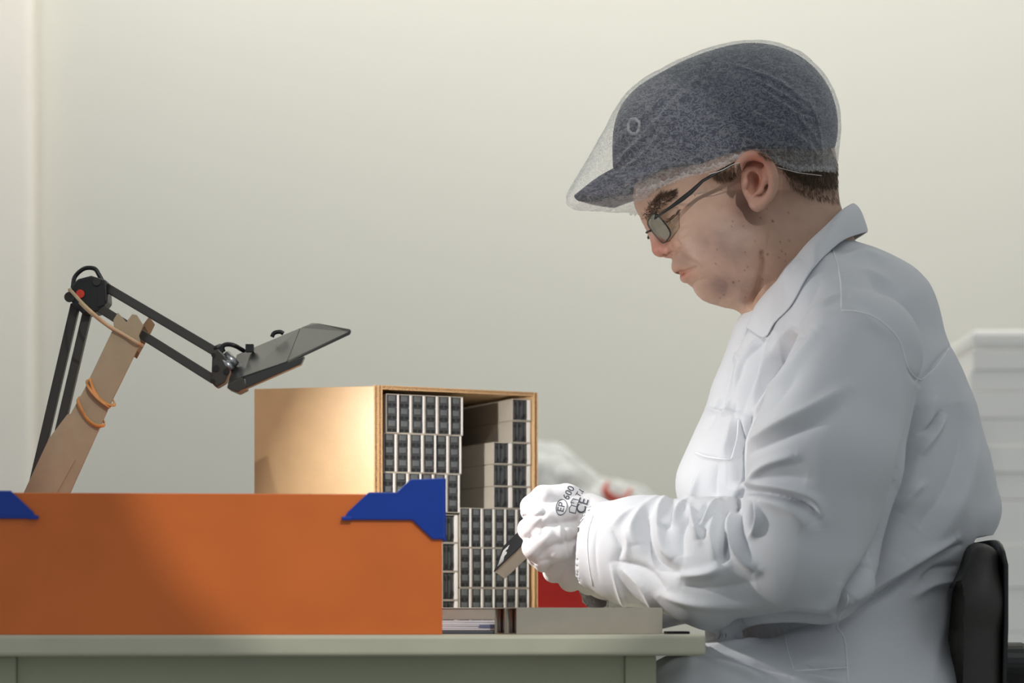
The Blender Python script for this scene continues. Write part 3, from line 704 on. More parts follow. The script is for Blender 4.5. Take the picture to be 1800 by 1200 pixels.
for s in (-1, 1):
    f.ell(hp(1178, 435, .0115*s), (RP(14), .0065, RP(12)), HR, k=.005)          # nostril wing
    f.ell(hp(1170, 449, .0065*s), (RP(6), .003, RP(4)), HR, k=.002, sub=True)
    f.poly([hp(1194, 427, .020*s), hp(1200, 444, .027*s), hp(1222, 462, .032*s)], RP(3.0), .006, sub=True) # nasolabial
f.cap(hp(1385, 330), hp(1412, 480), RP(82), RP(92), .03, ys=.82)               # neck
f.cap(hp(1412, 480), hp(1430, 640), RP(92), RP(120), .03, ys=.85)
f.poly([hp(1340, 440, -.075), hp(1336, 470, -.070), hp(1326, 510, -.055), hp(1322, 535, -.035)], [RP(3), RP(6), RP(8), RP(8)], .012, sub=True)  # jaw-neck crease
f.poly([hp(1340, 440, .075), hp(1336, 470, .070), hp(1326, 510, .055), hp(1322, 535, .035)], [RP(3), RP(6), RP(8), RP(8)], .012, sub=True)
# ears
for s in (-1, 1):
    def ep(x, y, d): return hp(x-5, y, s*(.077+d*1.15))
    eo = [(1303, 300), (1305, 285), (1318, 275), (1335, 274), (1352, 283), (1362, 300), (1365, 320), (1360, 340), (1348, 354), (1338, 362)]
    f.ell(ep(1336, 318, .001), (.017, .010, .026), [Vector((1, 0, 0)), lat, Vector((0, 0, 1))], k=.008)
    ec = crv([ep(x, y, .006+.009*math.sin(i/9*PI)) for i, (x, y) in enumerate(eo)], 4); f.poly(ec, [.0036+.0008*math.sin(i/len(ec)*PI)+(.0012 if i > len(ec)-4 else 0) for i in range(len(ec))], .003)
    f.ell(ep(1334, 356, .005), (.008, .005, .008), k=.006)
    f.poly([ep(1350, 297, .011), ep(1349, 318, .013), ep(1341, 335, .012), ep(1331, 340, .010)], .0028, .003)     # antihelix
    f.ell(ep(1328, 320, .010), (.0075, .0115, .0125), k=.002, sub=True)                              # concha
    f.poly([ep(1318, 294, .012), ep(1330, 288, .014), ep(1344, 290, .014)], .0022, .003, sub=True)
    f.ell(ep(1315, 321, .006), (.0035, .005, .006), k=.003)                                         # tragus
V, Q = f.net(); V = smooth(V, Q, 1, .4)
V = folds(V, Q, [([(1340, 445), (1338, 475), (1332, 502), (1321, 533)], 4, -5, 0), ([(1325, 455), (1322, 480), (1312, 510)], 9, 2.5), ([(1194, 440), (1206, 455), (1224, 464), (1232, 478)], 4, -2.0), ([(1190, 424), (1195, 434), (1188, 443), (1177, 447)], 2.6, -2.2, 0),
 ([(1170, 380), (1182, 369), (1197, 361)], 2.6, -1.3), ([(1178, 400), (1196, 399), (1217, 388)], 2.6, -1.1), ([(1188, 421), (1205, 411), (1219, 401)], 2.6, -.9), ([(1191, 481), (1206, 477), (1222, 471)], 2.4, -2.4, 0), ([(1197, 488), (1206, 487), (1216, 482)], 4, 1.2),
 ([(1222, 498), (1236, 492), (1252, 497)], 6, -2.4), ([(1262, 490), (1278, 500), (1276, 522)], 7, -2.0), ([(1206, 440), (1222, 455), (1236, 470)], 9, 1.6), ([(1170, 392), (1178, 386), (1192, 374)], 1.8, -1.2, 0), ([(1355, 395), (1352, 420), (1350, 450)], 5, -1.2), ([(1158, 366), (1170, 352), (1184, 345)], 5, 1.2)], side=-.3)
p = proj(V); near = V[:, 1] < YP
pm = np.stack([900+V[:, 0]*S, HOR-(V[:, 2]-ZC)*S], 1)
# tint: stubble, ruddy nose, ear, lips, neck, plus painted shade in the ear hollows
def blob(c, r, pw=1): 
    d = np.linalg.norm((p-np.array(c))/np.array(r), axis=1); return np.clip(1-d, 0, 1)**pw
def soft(c, r): return np.exp(-(((p-np.array(c))/np.array(r))**2).sum(1))
T1 = np.ones((len(V), 3))
def lay(w, col): 
    global T1
    T1 = T1*(1-w[:, None])+T1*np.array(col)*w[:, None]
spk = .5+.5*wob(V, 1400, 8, 6); spk2 = .5+.5*wob(V, 260, 9, 8)
stub = np.clip(soft((1290, 430), (55, 62))+soft((1310, 370), (22, 40))*.5+soft((1262, 505), (32, 20))+soft((1200, 457), (20, 16))*.8+soft((1240, 425), (30, 24))*.4, 0, 1)
lay(stub*(.60+.40*spk2)*(.8+.2*spk), (.50, .49, .56)); lay(soft((1268, 503), (12, 12))*.5, (.6, .56, .58)); 
lay(np.clip(soft((1158, 436), (26, 22)), 0, 1)*.9, (.98, .62, .62)); lay(soft((1332, 312), (34, 50))*.8, (.98, .66, .62)); lay(soft((1332, 280), (26, 16))*.8, (.95, .58, .54))
lay(np.clip(soft((1200, 482), (17, 10))*1.2, 0, 1), (.92, .66, .64)); lay(soft((1400, 460), (70, 90))*.5, (.95, .80, .70))
lay(soft((1328, 318), (9, 14))*.8, (.55, .32, .28)); lay(soft((1320, 292), (8, 6))*.6, (.6, .4, .36))  # concha and upper fossa darkened, recess shade put into the skin colour
lay(soft((1160, 360), (24, 10))*.3, (.6, .5, .44)); lay(soft((1178, 384), (16, 14))*.4, (.85, .68, .60))
for k in range(26):
    c = (rng.uniform(1230, 1390), rng.uniform(360, 530)); lay(np.clip(soft(c, (1.3, 1.3))*1.3, 0, 1), (.62, .42, .36))
for c in ((1349, 447), (1289, 496), (1358, 388)): lay(soft(c, (2, 2)), (.4, .25, .2))
hairw = np.clip(((pm[:, 0] > 1365) & (pm[:, 1] > 265))*soft((1425, 322), (42, 26))*1.6, 0, 1)
lay(hairw*.8, (.50, .46, .42)); lay(np.clip(soft((1270, 312), (28, 9))*1.3, 0, 1)*.8, (.45, .4, .36))
headV, headQ = V, Q
# the trunk, arms and hands under the clothes (same mesh)
YN, YF = 2.445, 2.80
ft = Field((.05, 2.33, .42), (.60, 2.92, 1.12), .006)
for a, b, ra, rb_, ys in (((1440, 560), (1480, 760), 80, 140, 1.35), ((1480, 760), (1470, 960), 140, 165, 1.2), ((1470, 960), (1500, 1200), 165, 120, 1.3)):
    ft.cap(P(*a, YP), P(*b, YP), RP(ra), RP(rb_), .03, ys=ys)
for s, ys_ in ((-1, [2.49, 2.47, 2.55]), (1, [2.77, 2.78, 2.67])):
    e_ = (1425, 985) if s < 0 else (1400, 1010); w_ = (1060, 945) if s < 0 else (1075, 1015)
    ft.cap(P(1480, 620, YP+.11*s), P(1500, 640, ys_[0]), .05, .05, .02); ft.cap(P(1500, 640, ys_[0]), P(*e_, ys_[1]), .046, .038, .02); ft.cap(P(*e_, ys_[1]), P(*w_, ys_[2]), .036, .024, .01)
    ft.cap(P(1530, 1270, YP+.09*s), P(1240, 1275, YP+.11*s), .07, .055, .02)
V2, Q2 = ft.net(); V2 = smooth(V2, Q2, 2)
body = mp('body', np.concatenate([V, V2]), np.concatenate([Q, Q2+len(V)]), M['skin'], tint=np.concatenate([T1, np.ones((len(V2), 3))]))
hb = bvh_of(V, Q); NV = normals(V, Q)

# hair strands at nape, temple, brow and lashes
def strands(name, cx, n, ln, r, dirf, mt=M['hair']):
    vs, fs = [], []
    c = 0
    for _ in range(n*4):
        if c >= n: break
        x, y = cx()
        h, nn = hit(hb, x, y)
        if h is None: continue
        d = dirf(x, y, nn); d = (d+Vector(rng.normal(0, .18, 3))).normalized(); d = (d-nn*d.dot(nn)+nn*.12).normalized(); a = h-nn*.0005; b = a+d*ln*.5+nn*.0008; e2 = a+d*ln+nn*.0004
        sd = d.cross(nn).normalized()*r; i = len(vs)
        vs += [a-sd, a+sd, a+nn*r*1.5, b-sd*.8, b+sd*.8, b+nn*r, e2]
        fs += [(i, i+1, i+4, i+3), (i+1, i+2, i+5, i+4), (i+2, i, i+3, i+5), (i+3, i+4, i+6), (i+4, i+5, i+6), (i+5, i+3, i+6)]; c += 1
    me = bpy.data.meshes.new(name); me.from_pydata([v-man.location for v in vs], [], fs); o = link(name, me, mt, man); o['kind'] = 'stuff'; return o
def inpoly(poly):
    poly = np.array(poly, float); lo, hi = poly.min(0), poly.max(0)
    def g():
        while True:
            q = rng.uniform(lo, hi); c = False; j = len(poly)-1
            for i in range(len(poly)):
                if (poly[i][1] > q[1]) != (poly[j][1] > q[1]) and q[0] < (poly[j][0]-poly[i][0])*(q[1]-poly[i][1])/(poly[j][1]-poly[i][1])+poly[i][0]: c = not c
                j = i
            if c: return q
    return g
strands('hair', inpoly([(1320, 262), (1456, 250), (1475, 290), (1472, 326), (1440, 326), (1408, 320), (1385, 306), (1366, 288)]), 3000, .008, .00018, lambda x, y, n: Vector((.5, 0, -.8)))
strands('hair_fringe', inpoly([(1372, 296), (1470, 300), (1478, 356), (1446, 352), (1412, 342), (1390, 326)]), 900, .006, .00014, lambda x, y, n: Vector((.3, 0, -.9)))
strands('sideburn', inpoly([(1248, 304), (1300, 285), (1303, 300), (1284, 314), (1262, 318)]), 380, .006, .00016, lambda x, y, n: Vector((.2, 0, -.9)))
strands('eyebrow', inpoly([(1131, 384), (1138, 362), (1158, 343), (1186, 336), (1184, 347), (1162, 362), (1143, 379)]), 640, .007, .00020, lambda x, y, n: Vector((.55, 0, .35)))
lash = [(1170, 392), (1176, 388), (1184, 382), (1192, 373), (1196, 368)]
m = MB(); pts = line_on(hb, lash, .0004, 4)
if len(pts) > 2: m.tube(pts, .0005, 5); mpm(m, 'eyelid_line', M['hair'])
strands('eyelashes', inpoly([(1169, 390), (1195, 366), (1196, 370), (1173, 394)]), 40, .006, .00022, lambda x, y, n: Vector((-.6, -.2, -.6)))

# ------------------------------------------------------------ cap
fc = Field(tuple(P(990, 375, 2.62)-Vector((0, .11, 0))), tuple(P(1475, 85, 2.62)+Vector((0, .11, 0))), .002)
fc.ell(hp(1285, 240), (RP(176), .087, RP(148)), HR, k=.01)
fc.ell(hp(1185, 240), (RP(98), .070, RP(84)), HR, k=.05)
fc.ell(hp(1352, 230), (RP(108), .083, RP(108)), HR, k=.04)
# cut below the band: plane roughly brim line -> nape
X, Y_, Z = fc.ax[0][:, None, None], fc.ax[1][None, :, None], fc.ax[2][None, None, :]
def halfplane(a, b):
    a, b = P(*a, YP), P(*b, YP); n = Vector((b.z-a.z, 0, -(b.x-a.x))).normalized()
    if n.z > 0: n = -n
    return (X-a.x)*n.x+(Z-a.z)*n.z+0*Y_
fc.cap(P(1152, 222, YP), P(1152, 300, YP), RP(56), RP(62), .03, ys=1.35)
cut = [(980, 300), (1085, 302), (1160, 312), (1220, 308), (1262, 296), (1310, 286), (1400, 284), (1470, 296)]
zc_ = np.interp(fc.ax[0], [P(a, b, YP).x for a, b in cut], [P(a, b, YP).z for a, b in cut]).astype(np.float32)[:, None, None]
fc.D = np.maximum(fc.D, (zc_-Z)+0*Y_)
fc.ell(hp(1252, 101), (.006, .006, .0035), k=.003)
# hollow the inside
fc.ell(hp(1303, 246), (RP(150)+.001, .0775, RP(122)+.001), HR, k=0, sub=True)
Vk, Qk = fc.net(); Vk = smooth(Vk, Qk, 2)
cap = mp('cap', Vk, Qk, M['cap'])
# brim: curved sheet from the band to its tip
rows = []
for i in range(15):
    s = -1+2*i/14; row = []
    for j in range(13):
        t = j/12; y = .078*s*(1-.25*t**3)*(1-(0 if t < .999 else .0)); ext = (1-abs(s)**3.2*.75)
        a = Vector((1104+112*abs(s)**1.5, 288+14*abs(s)**1.5)); b = Vector((1011+(1-ext)*95, 346+8*abs(s)**2))
        q = a.lerp(b, t); q.y -= 7*math.sin(PI*t)
        row.append(P(q.x, q.y, YP)+Vector((0, y*(1-.45*max(0, t-.6)*2.2*1), 0)))
    rows.append(row)
br = solid(mpm(MB().grid(rows), 'brim', M['cap'], cap), .003, 0)
kb = bvh_of(Vk, Qk)
m = MB(); c0 = []
for k in range(9):
    a = 2*PI*k/8+.3; h = hit(kb, 1114+11*math.cos(a)*(1 if k % 2 else .9), 222+14*math.sin(a), .0012)[0]
    if h is not None: c0.append(h)
if len(c0) > 6: m.tube(c0, .0018, 6); mpm(m, 'emblem', M['emb'], cap)

# ------------------------------------------------------------ hair net: hull over cap and brim
hp_pts = [tuple(v) for v in Vk[::37]]+[tuple(v) for r in rows for v in r[::2]]
for (x, y) in ((1452, 210), (1460, 250), (1465, 292), (1463, 312), (1012, 352), (1002, 345), (1050, 352), (1110, 340)):
    hp_pts += [tuple(hp(x, y, s*.02)) for s in (-1, 1)]
for (x, y, l) in ((1430, 300, .058), (1390, 300, .074), (1340, 300, .082), (1280, 300, .085), (1220, 310, .080), (1160, 328, .076), (1435, 240, .06)):
    hp_pts += [tuple(hp(x, y, s*l)) for s in (-1, 1)]
bm = bmesh.new(); [bm.verts.new(q) for q in hp_pts]; bmesh.ops.convex_hull(bm, input=bm.verts[:])
pls = [(f_.normal.copy(), f_.calc_center_median().copy(), f_.calc_area()) for f_ in bm.faces if len(f_.link_loops if False else f_.verts) > 2 and f_.calc_area() > 2e-6]
cc = sum((Vector(q) for q in hp_pts), Vector())/len(hp_pts)
fn = Field(tuple(P(985, 380, 2.62)-Vector((0, .115, 0))), tuple(P(1480, 80, 2.62)+Vector((0, .115, 0))), .003)
X, Y_, Z = fn.ax[0][:, None, None], fn.ax[1][None, :, None], fn.ax[2][None, None, :]
Dn = np.full(fn.n, -1., np.float32)
for n_, c_, _ in pls:
    if n_.dot(c_-cc) < 0: n_ = -n_
    Dn = np.maximum(Dn, (X-c_.x)*n_.x+(Y_-c_.y)*n_.y+(Z-c_.z)*n_.z-.003)
bm.free(); fn.D = Dn
Vn, Qn = fn.net(); Vn = smooth(Vn, Qn, 4)
Vn, Qn = subdiv(Vn, Qn); Vn = smooth(Vn, Qn, 1)
NN = normals(Vn, Qn)
Vn = Vn+NN*(np.abs(wob(Vn, 90, 5, 8, (1.6, 1, .5)))*.0022+wob(Vn, 260, 6, 8)*.0005+.0006)[:, None]
Vn = folds(Vn, Qn, [([(1004, 342), (1100, 235), (1235, 110)], 5, 1.6), ([(1012, 344), (1120, 250), (1230, 125)], 4, 1.6), ([(1020, 344), (1100, 275), (1205, 165)], 4, 1.4), ([(1030, 340), (1130, 272), (1180, 205)], 4, 1.2),
    ([(1290, 115), (1370, 145), (1445, 205)], 4, 2), ([(1310, 130), (1390, 175), (1445, 212)], 4, 1.6), ([(1330, 150), (1400, 200), (1440, 216)], 3, 1.4), ([(1320, 195), (1345, 210), (1410, 245), (1450, 290)], 4, 2.2),
    ([(1345, 165), (1410, 215), (1450, 270)], 4, 1.3), ([(1290, 245), (1340, 255), (1375, 290)], 3, 1.4), ([(1300, 190), (1320, 225), (1330, 250)], 3, 1), ([(1400, 200), (1420, 240), (1425, 290)], 3, 1.2), ([(1240, 100), (1225, 140), (1180, 190)], 4, 1.4), ([(1420, 175), (1440, 230), (1445, 290)], 3, 1.2)], side=-.5)
pmn = np.stack([900+Vn[:, 0]*S, HOR-(Vn[:, 2]-ZC)*S], 1)
hem = np.array([(980, 372), (1040, 366), (1075, 362), (1110, 348), (1153, 335), (1215, 313), (1240, 308), (1268, 300), (1290, 288), (1330, 279), (1360, 292), (1400, 303), (1470, 312)], float)
kf = np.interp(hem[:, 0], [1000, 1150, 1400, 1465], [1.0, 1.03, 1.03, 1.0]); hem_px = hem.copy(); hem = np.stack([900+(hem[:, 0]-900)/kf, HOR-(HOR-hem[:, 1])/kf], 1)
lim = np.interp(pmn[:, 0], hem[:, 0], hem[:, 1]); keep = (pmn[:, 1] < lim)
ok = keep[Qn].all(1); Q3 = Qn[ok]; us = np.unique(Q3); rm = np.full(len(Vn), -1); rm[us] = np.arange(len(us))
net = mp('hair_net', Vn[us], rm[Q3], M['net'])
# gathered elastic hem, both sides
nb = bvh_of(Vn, Qn); m = MB(); 
for s in (-1, 1):
    base_ = []
    xs = np.arange(1112, 1462, 1.6)
    for k, x in enumerate(xs):
        y = np.interp(x, hem[:, 0], hem[:, 1]); q = P(x, y-5, YP); r = nb.ray_cast(Vector((q.x, YP+.3*s, q.z)), Vector((0, -s, 0)))
        if r[0] is None: continue
        nn = Vector((0, s, 0)); zz = math.sin(k*1.9)*.0016+math.sin(k*.7)*.001
        c_ = r[0]; base_.append([c_+nn*(.001+zz)+Vector((0, 0, RP(6+2*math.sin(k*.8)))), c_+nn*(.0028+zz*.6)+Vector((0, 0, RP(1))), c_+nn*(.0008-zz)+Vector((0, 0, -RP(3+2*math.sin(k*1.3)))), c_-nn*.002+Vector((0, 0, -RP(2)))])
    if len(base_) > 5: m.grid(base_, closed=False)
mpm(m, 'elastic_hem', M['net'], net)
m = MB()
for s in (-1,):
    q_ = [(x, np.interp(x, hem_px[:, 0], hem_px[:, 1])) for x in np.arange(1246, 1304, 6)]; pts = line_on(nb, q_, .003, 2)
    if len(pts) > 3: m.tube(pts, .0004, 5)
    q_ = [(x, np.interp(x, hem_px[:, 0], hem_px[:, 1])) for x in np.arange(1366, 1450, 6)]; pts = line_on(nb, q_, .003, 2)
    if len(pts) > 3: m.tube(pts, .0004, 5)
mpm(m, 'elastic_thread', M['whiteedge'], net)

# ------------------------------------------------------------ glasses
gl = bpy.data.objects.new('glasses', None); COL.objects.link(gl); gl.parent = man; gl.location = P(1150, 395, YP)-man.location
def gpart(m, name, mt):
    me = m.mesh(name); me.transform(Matrix.Translation(-(gl.location+man.location))); return link(name, me, mt, gl)
OG = P(1142, 408, YP)
def G3(l, u, ff=0): return OG+lat*l+up*u+fw*(ff-.42*abs(l)**1.3)
for s in (-1, 1):
    cx_, w_, h_ = .034*s, .0235, .0150; ring = []
    for k in range(32):
        a = 2*PI*k/32; ca, sa = math.cos(a), math.sin(a); n_ = (abs(ca)**4+abs(sa)**4)**-.25; ring.append(G3(cx_+w_*ca*n_*.98, -.006+h_*sa*n_-.15*s*0))
    gpart(MB().tube(ring, .0009, 6, closed=True), 'rim', M['black'])
    m = MB(); m.prism([r_-fw*.0006 for r_ in ring], fw*.0012); gpart(m, 'lens', M['lens'])
    hp0 = G3(s*.0575, .007); 
    y_ = YP+.0795*s
    if s < 0: tp = [hp0, P(1151, 384, YP-.066), P(1168, 372, YP-.074), P(1200, 349, YP-.080), P(1215, 337, YP-.081), P(1235, 318, YP-.083), P(1262, 302, YP-.084), P(1300, 282, YP-.083)]
    else:
        tp = [hp0]+[Vector((q.x, 2*YP-q.y, q.z)) for q in (P(1151, 384, YP-.066), P(1200, 349, YP-.080), P(1235, 318, YP-.083), P(1300, 282, YP-.083))]
    n_ = len(tp); rr = [.0014, .0014, .0016, .0030, .0028, .0020, .0018, .0016][:n_]; gpart(MB().tube(tp, rr, 8, flat=.55), 'temple', M['black'])
gpart(MB().tube([G3(-.0095, .000, .001), G3(0, .002, .003), G3(.0095, .000, .001)], .0011, 6), 'bridge', M['black'])

# ------------------------------------------------------------ white coat
fo = Field((.065, 2.31, .50), (.575, 2.94, 1.25), .0032)
CH_ = [(1415, 505, 78, 1.1), (1480, 600, 158, 1.12), (1492, 735, 214, 1.02), (1478, 880, 256, .93), (1456, 1010, 228, 1.0), (1478, 1120, 192, 1.15), (1490, 1245, 165, 1.25)]
for a, b in zip(CH_[:-1], CH_[1:]): fo.cap(P(a[0], a[1], YP), P(b[0], b[1], YP), RP(a[2]), RP(b[2]), .02, ys=(a[3]+b[3])/2)
fo.cap(P(1452, 500, YP), P(1540, 560, YP), RP(82), RP(100), .03, ys=1.1)
fo.cap(P(1660, 850, YP), P(1698, 898, YP), RP(80), RP(62), .02, ys=1.8)
fo.cap(P(1330, 590, YP), P(1300, 680, YP), RP(40), RP(40), .02, ys=1.3)
fo.cap(P(1378, 600, YP), P(1262, 850, YP), RP(62), RP(70), .03, ys=1.6)
# shoulders and arms
fo.cap(P(1440, 520, YP-.08), P(1512, 610, 2.465), .045, .058, .03); fo.cap(P(1440, 520, YP+.08), P(1512, 610, 2.77), .045, .058, .03)
fo.cap(P(1508, 625, 2.455), P(1452, 805, 2.425), .064, .079, .012, ys=.85)
fo.cap(P(1452, 805, 2.425), P(1422, 960, 2.425), .079, .070, .007, ys=.85)
fo.cap(P(1430, 985, 2.425), P(1262, 990, 2.475), .060, .066, .015, ys=.85)
fo.cap(P(1420, 960, 2.43), P(1452, 1040, 2.42), .055, .030, .012)
fo.cap(P(1262, 990, 2.475), P(1120, 968, 2.53), .066, .055, .015, ys=.85)
fo.cap(P(1120, 968, 2.53), P(1070, 960, 2.545), .055, .0485, .01, ys=.85)
fo.cap(P(1540, 640, 2.76), P(1420, 985, 2.80), .062, .060, .02); fo.cap(P(1420, 985, 2.80), P(1150, 1035, 2.72), .058, .042, .02); fo.cap(P(1150, 1035, 2.72), P(1066, 1030, 2.67), .042, .033, .01)
# lap
for s in (-1, 1):
    fo.cap(P(1560, 1275, YP+.085*s), P(1300, 1262, YP+.115*s), .095, .080, .03); fo.cap(P(1300, 1262, YP+.115*s), P(1215, 1262, YP+.12*s), .080, .068, .02)
fo.cap(P(1450, 1235, YP), P(1260, 1240, YP), .07, .055, .05, ys=2)
# openings: neck and cuffs
fo.cap(hp(1385, 330), hp(1412, 480), RP(84), RP(94), .004, ys=.84, sub=True)
fo.cap(P(1300, 470, YP), P(1345, 560, YP), RP(40), RP(14), .006, ys=.7, sub=True)
for c, d, r in ((P(1000, 950, 2.56), P(1085, 962, 2.543), .0418), (P(1000, 1022, 2.635), P(1082, 1031, 2.68), .029)): fo.cap(c, d, r, r, .002, sub=True, ys=.85)
V, Q = fo.net(); V = smooth(V, Q, 3); V, Q = subdiv(V, Q); V = smooth(V, Q, 1, .5)
# keep the coat above the seat cushion
N = normals(V, Q)
V = V+N*(wob(V, 26, 11, 8)*.0035+wob(V, 60, 12, 8, (1, 1, .6))*.0016)[:, None]
FL = [
 # forearm
 ([(1160, 872), (1128, 900), (1112, 930), (1118, 960)], 10, 5), ([(1140, 905), (1136, 950), (1152, 990), (1200, 1012)], 12, -7), ([(1172, 872), (1160, 905), (1166, 960), (1185, 985)], 9, 6),
 ([(1185, 885), (1178, 920), (1164, 930)], 6, -6), ([(1206, 880), (1190, 905), (1168, 930)], 7, 6), ([(1213, 890), (1222, 925), (1229, 950)], 7, 6), ([(1212, 905), (1196, 935), (1200, 980)], 9, -5),
 ([(1262, 878), (1246, 905), (1228, 930)], 7, 7), ([(1243, 885), (1236, 905), (1226, 926)], 5, -6), ([(1262, 900), (1250, 940), (1262, 985)], 9, 5), ([(1280, 935), (1272, 965), (1268, 992)], 6, -7),
 ([(1290, 892), (1284, 935), (1300, 975), (1330, 1003)], 8, 8), ([(1300, 885), (1298, 930), (1312, 965)], 6, -4), ([(1305, 862), (1330, 864), (1385, 873), (1425, 890), (1436, 912)], 7, -9), ([(1312, 850), (1370, 858), (1425, 876), (1446, 912)], 9, 6),
 ([(1306, 858), (1294, 880), (1288, 905)], 5, -7), ([(1327, 882), (1336, 910), (1330, 935), (1318, 942)], 5, 6), ([(1322, 885), (1318, 910), (1322, 930)], 5, -5), ([(1330, 875), (1380, 892), (1420, 925)], 12, 4),
 ([(1190, 1012), (1240, 1008), (1275, 995)], 9, 5), ([(1200, 1030), (1260, 1035), (1330, 1020)], 12, -3), ([(1080, 985), (1130, 1000), (1170, 1040)], 8, -4), ([(1095, 1000), (1130, 1030), (1150, 1070)], 6, 4), ([(1075, 995), (1090, 1040), (1100, 1070)], 5, 3),
 ([(1130, 890), (1098, 905), (1075, 925)], 6, 3), ([(1060, 905), (1048, 940), (1046, 980), (1052, 1020)], 3, -1.2), ([(1160, 1045), (1230, 1062), (1330, 1066)], 9, 3.5),
 # cuff gathers
 ([(1075, 930), (1090, 960), (1085, 985)], 6, -3), ([(1100, 930), (1105, 955), (1100, 980)], 6, 2.5),
 # upper arm
 ([(1318, 775), (1370, 745), (1425, 720), (1490, 681)], 10, 6), ([(1320, 795), (1375, 768), (1430, 742), (1480, 712)], 11, -5), ([(1316, 742), (1345, 700), (1385, 655), (1438, 578)], 8, 6), ([(1330, 745), (1365, 700), (1400, 660)], 8, -4),
 ([(1325, 720), (1350, 660), (1382, 610), (1420, 572)], 9, -8), ([(1310, 855), (1345, 820), (1400, 800)], 8, 5), ([(1330, 842), (1380, 836), (1420, 842)], 8, -3), ([(1318, 730), (1298, 775), (1296, 840)], 7, -9, 0),
 # arm back edge and side
 ([(1622, 670), (1612, 745), (1592, 830), (1565, 920), (1530, 1000), (1492, 1045)], 11, -15), ([(1645, 690), (1618, 790), (1590, 870)], 14, 4), ([(1652, 725), (1640, 745), (1618, 765)], 5, -7), ([(1660, 735), (1640, 765), (1612, 800)], 7, 5),
 ([(1625, 850), (1600, 870), (1580, 900)], 10, 4), ([(1668, 610), (1640, 645), (1622, 668)], 5, -3), ([(1596, 646), (1608, 662), (1622, 670)], 5, -2),
 # back / waist
 ([(1700, 700), (1712, 780), (1690, 870), (1640, 950), (1590, 990)], 20, 5), ([(1690, 700), (1690, 790), (1660, 870), (1610, 930)], 16, -5), ([(1688, 958), (1640, 985), (1578, 1027), (1520, 1065), (1474, 1096)], 6, -8), ([(1680, 945), (1620, 975), (1560, 1015), (1500, 1060)], 10, 6),
 ([(1680, 995), (1650, 1000), (1620, 1020)], 7, -5), ([(1678, 1020), (1640, 1025), (1600, 1050)], 9, 4), ([(1665, 1060), (1650, 1120), (1640, 1190)], 14, 3), ([(1490, 1042), (1485, 1070), (1472, 1098)], 5, -4),
 # front chest
 ([(1290, 600), (1275, 680), (1240, 760)], 6, -3), ([(1345, 595), (1322, 660), (1300, 730)], 8, -5), ([(1360, 590), (1340, 650), (1318, 710)], 7, 5), ([(1330, 600), (1305, 650), (1290, 700)], 7, 4), ([(1398, 565), (1370, 600), (1345, 650)], 7, 4),
 ([(1262, 700), (1258, 716), (1252, 728)], 3, 2.5), ([(1272, 700), (1270, 716), (1266, 730)], 3, -2.5), ([(1282, 702), (1280, 718), (1278, 732)], 3, 2.5), ([(1292, 706), (1290, 722), (1288, 735)], 3, -2.5), ([(1240, 716), (1262, 722), (1300, 726)], 4, 3),
 ([(1298, 735), (1294, 770), (1286, 806)], 4, -6), ([(1286, 738), (1280, 770), (1270, 803)], 5, 3), ([(1222, 795), (1245, 803), (1284, 808)], 3, 2),
 ([(1230, 830), (1222, 855), (1215, 880)], 6, 3), ([(1262, 815), (1256, 845), (1258, 875)], 7, -3),
 # shoulder
 ([(1475, 487), (1520, 478), (1570, 500)], 9, 3), ([(1480, 500), (1530, 500), (1560, 520)], 9, -3), ([(1470, 455), (1520, 445), (1560, 460)], 8, 3), ([(1440, 500), (1410, 545), (1395, 575)], 9, -4), ([(1470, 520), (1440, 545), (1405, 570)], 8, 4), ([(1428, 560), (1470, 545), (1510, 552), (1560, 585)], 10, 3),
 # lap and skirt
 ([(1240, 1118), (1320, 1108), (1400, 1092), (1450, 1090)], 8, -8), ([(1235, 1138), (1290, 1132), (1340, 1115)], 6, 4), ([(1232, 1150), (1275, 1150), (1330, 1166), (1390, 1185)], 5, -5), ([(1250, 1160), (1310, 1180), (1350, 1200)], 9, 5), ([(1160, 1180), (1190, 1165), (1230, 1160)], 6, 4), ([(1420, 1165), (1450, 1168), (1490, 1172)], 6, -5), ([(1410, 1185), (1450, 1195), (1485, 1200)], 8, 4),
]
FL = [(a[0], a[1]*.92, a[2]*1.3)+tuple(a[3:]) for a in FL]
FL += [([(1328, 548), (1304, 585), (1290, 614)], 4, -5, 0), ([(1343, 596), (1314, 632), (1300, 668), (1288, 700)], 4, -5), ([(1330, 600), (1303, 640), (1290, 680)], 5, 4), ([(1302, 590), (1290, 610), (1300, 640)], 4, 3),
 ([(1530, 1000), (1495, 1045), (1466, 1086), (1400, 1094), (1300, 1106)], 8, -11, 0), ([(1480, 1020), (1455, 1070), (1400, 1078)], 12, 5), ([(1600, 800), (1570, 900), (1530, 985)], 12, 5)]
V = folds(V, Q, FL, side=-.1)
V[:, 2] = np.maximum(V[:, 2], seat_z+.001+.0*V[:, 2])
xt = P(1234, 0, 2.40).x; m_ = V[:, 0] < xt
V[:, 2] = np.where(m_ & (V[:, 2] > .738) & (V[:, 2] < .7508), .7508, np.where(m_ & (V[:, 2] <= .738) & (V[:, 2] > .7275), .7275, V[:, 2]))
zz_ = [P(0, a, YP).z for a in (1300, 1100, 1040, 985, 950, 930)]; xx_ = [P(a, 0, YP).x for a in (1636, 1644, 1652, 1672, 1690, 1800)]
V[:, 0] = np.minimum(V[:, 0], np.interp(V[:, 2], zz_, xx_))
coat = mp('lab_coat', V, Q, M['coat'])
cb = bvh_of(V, Q)
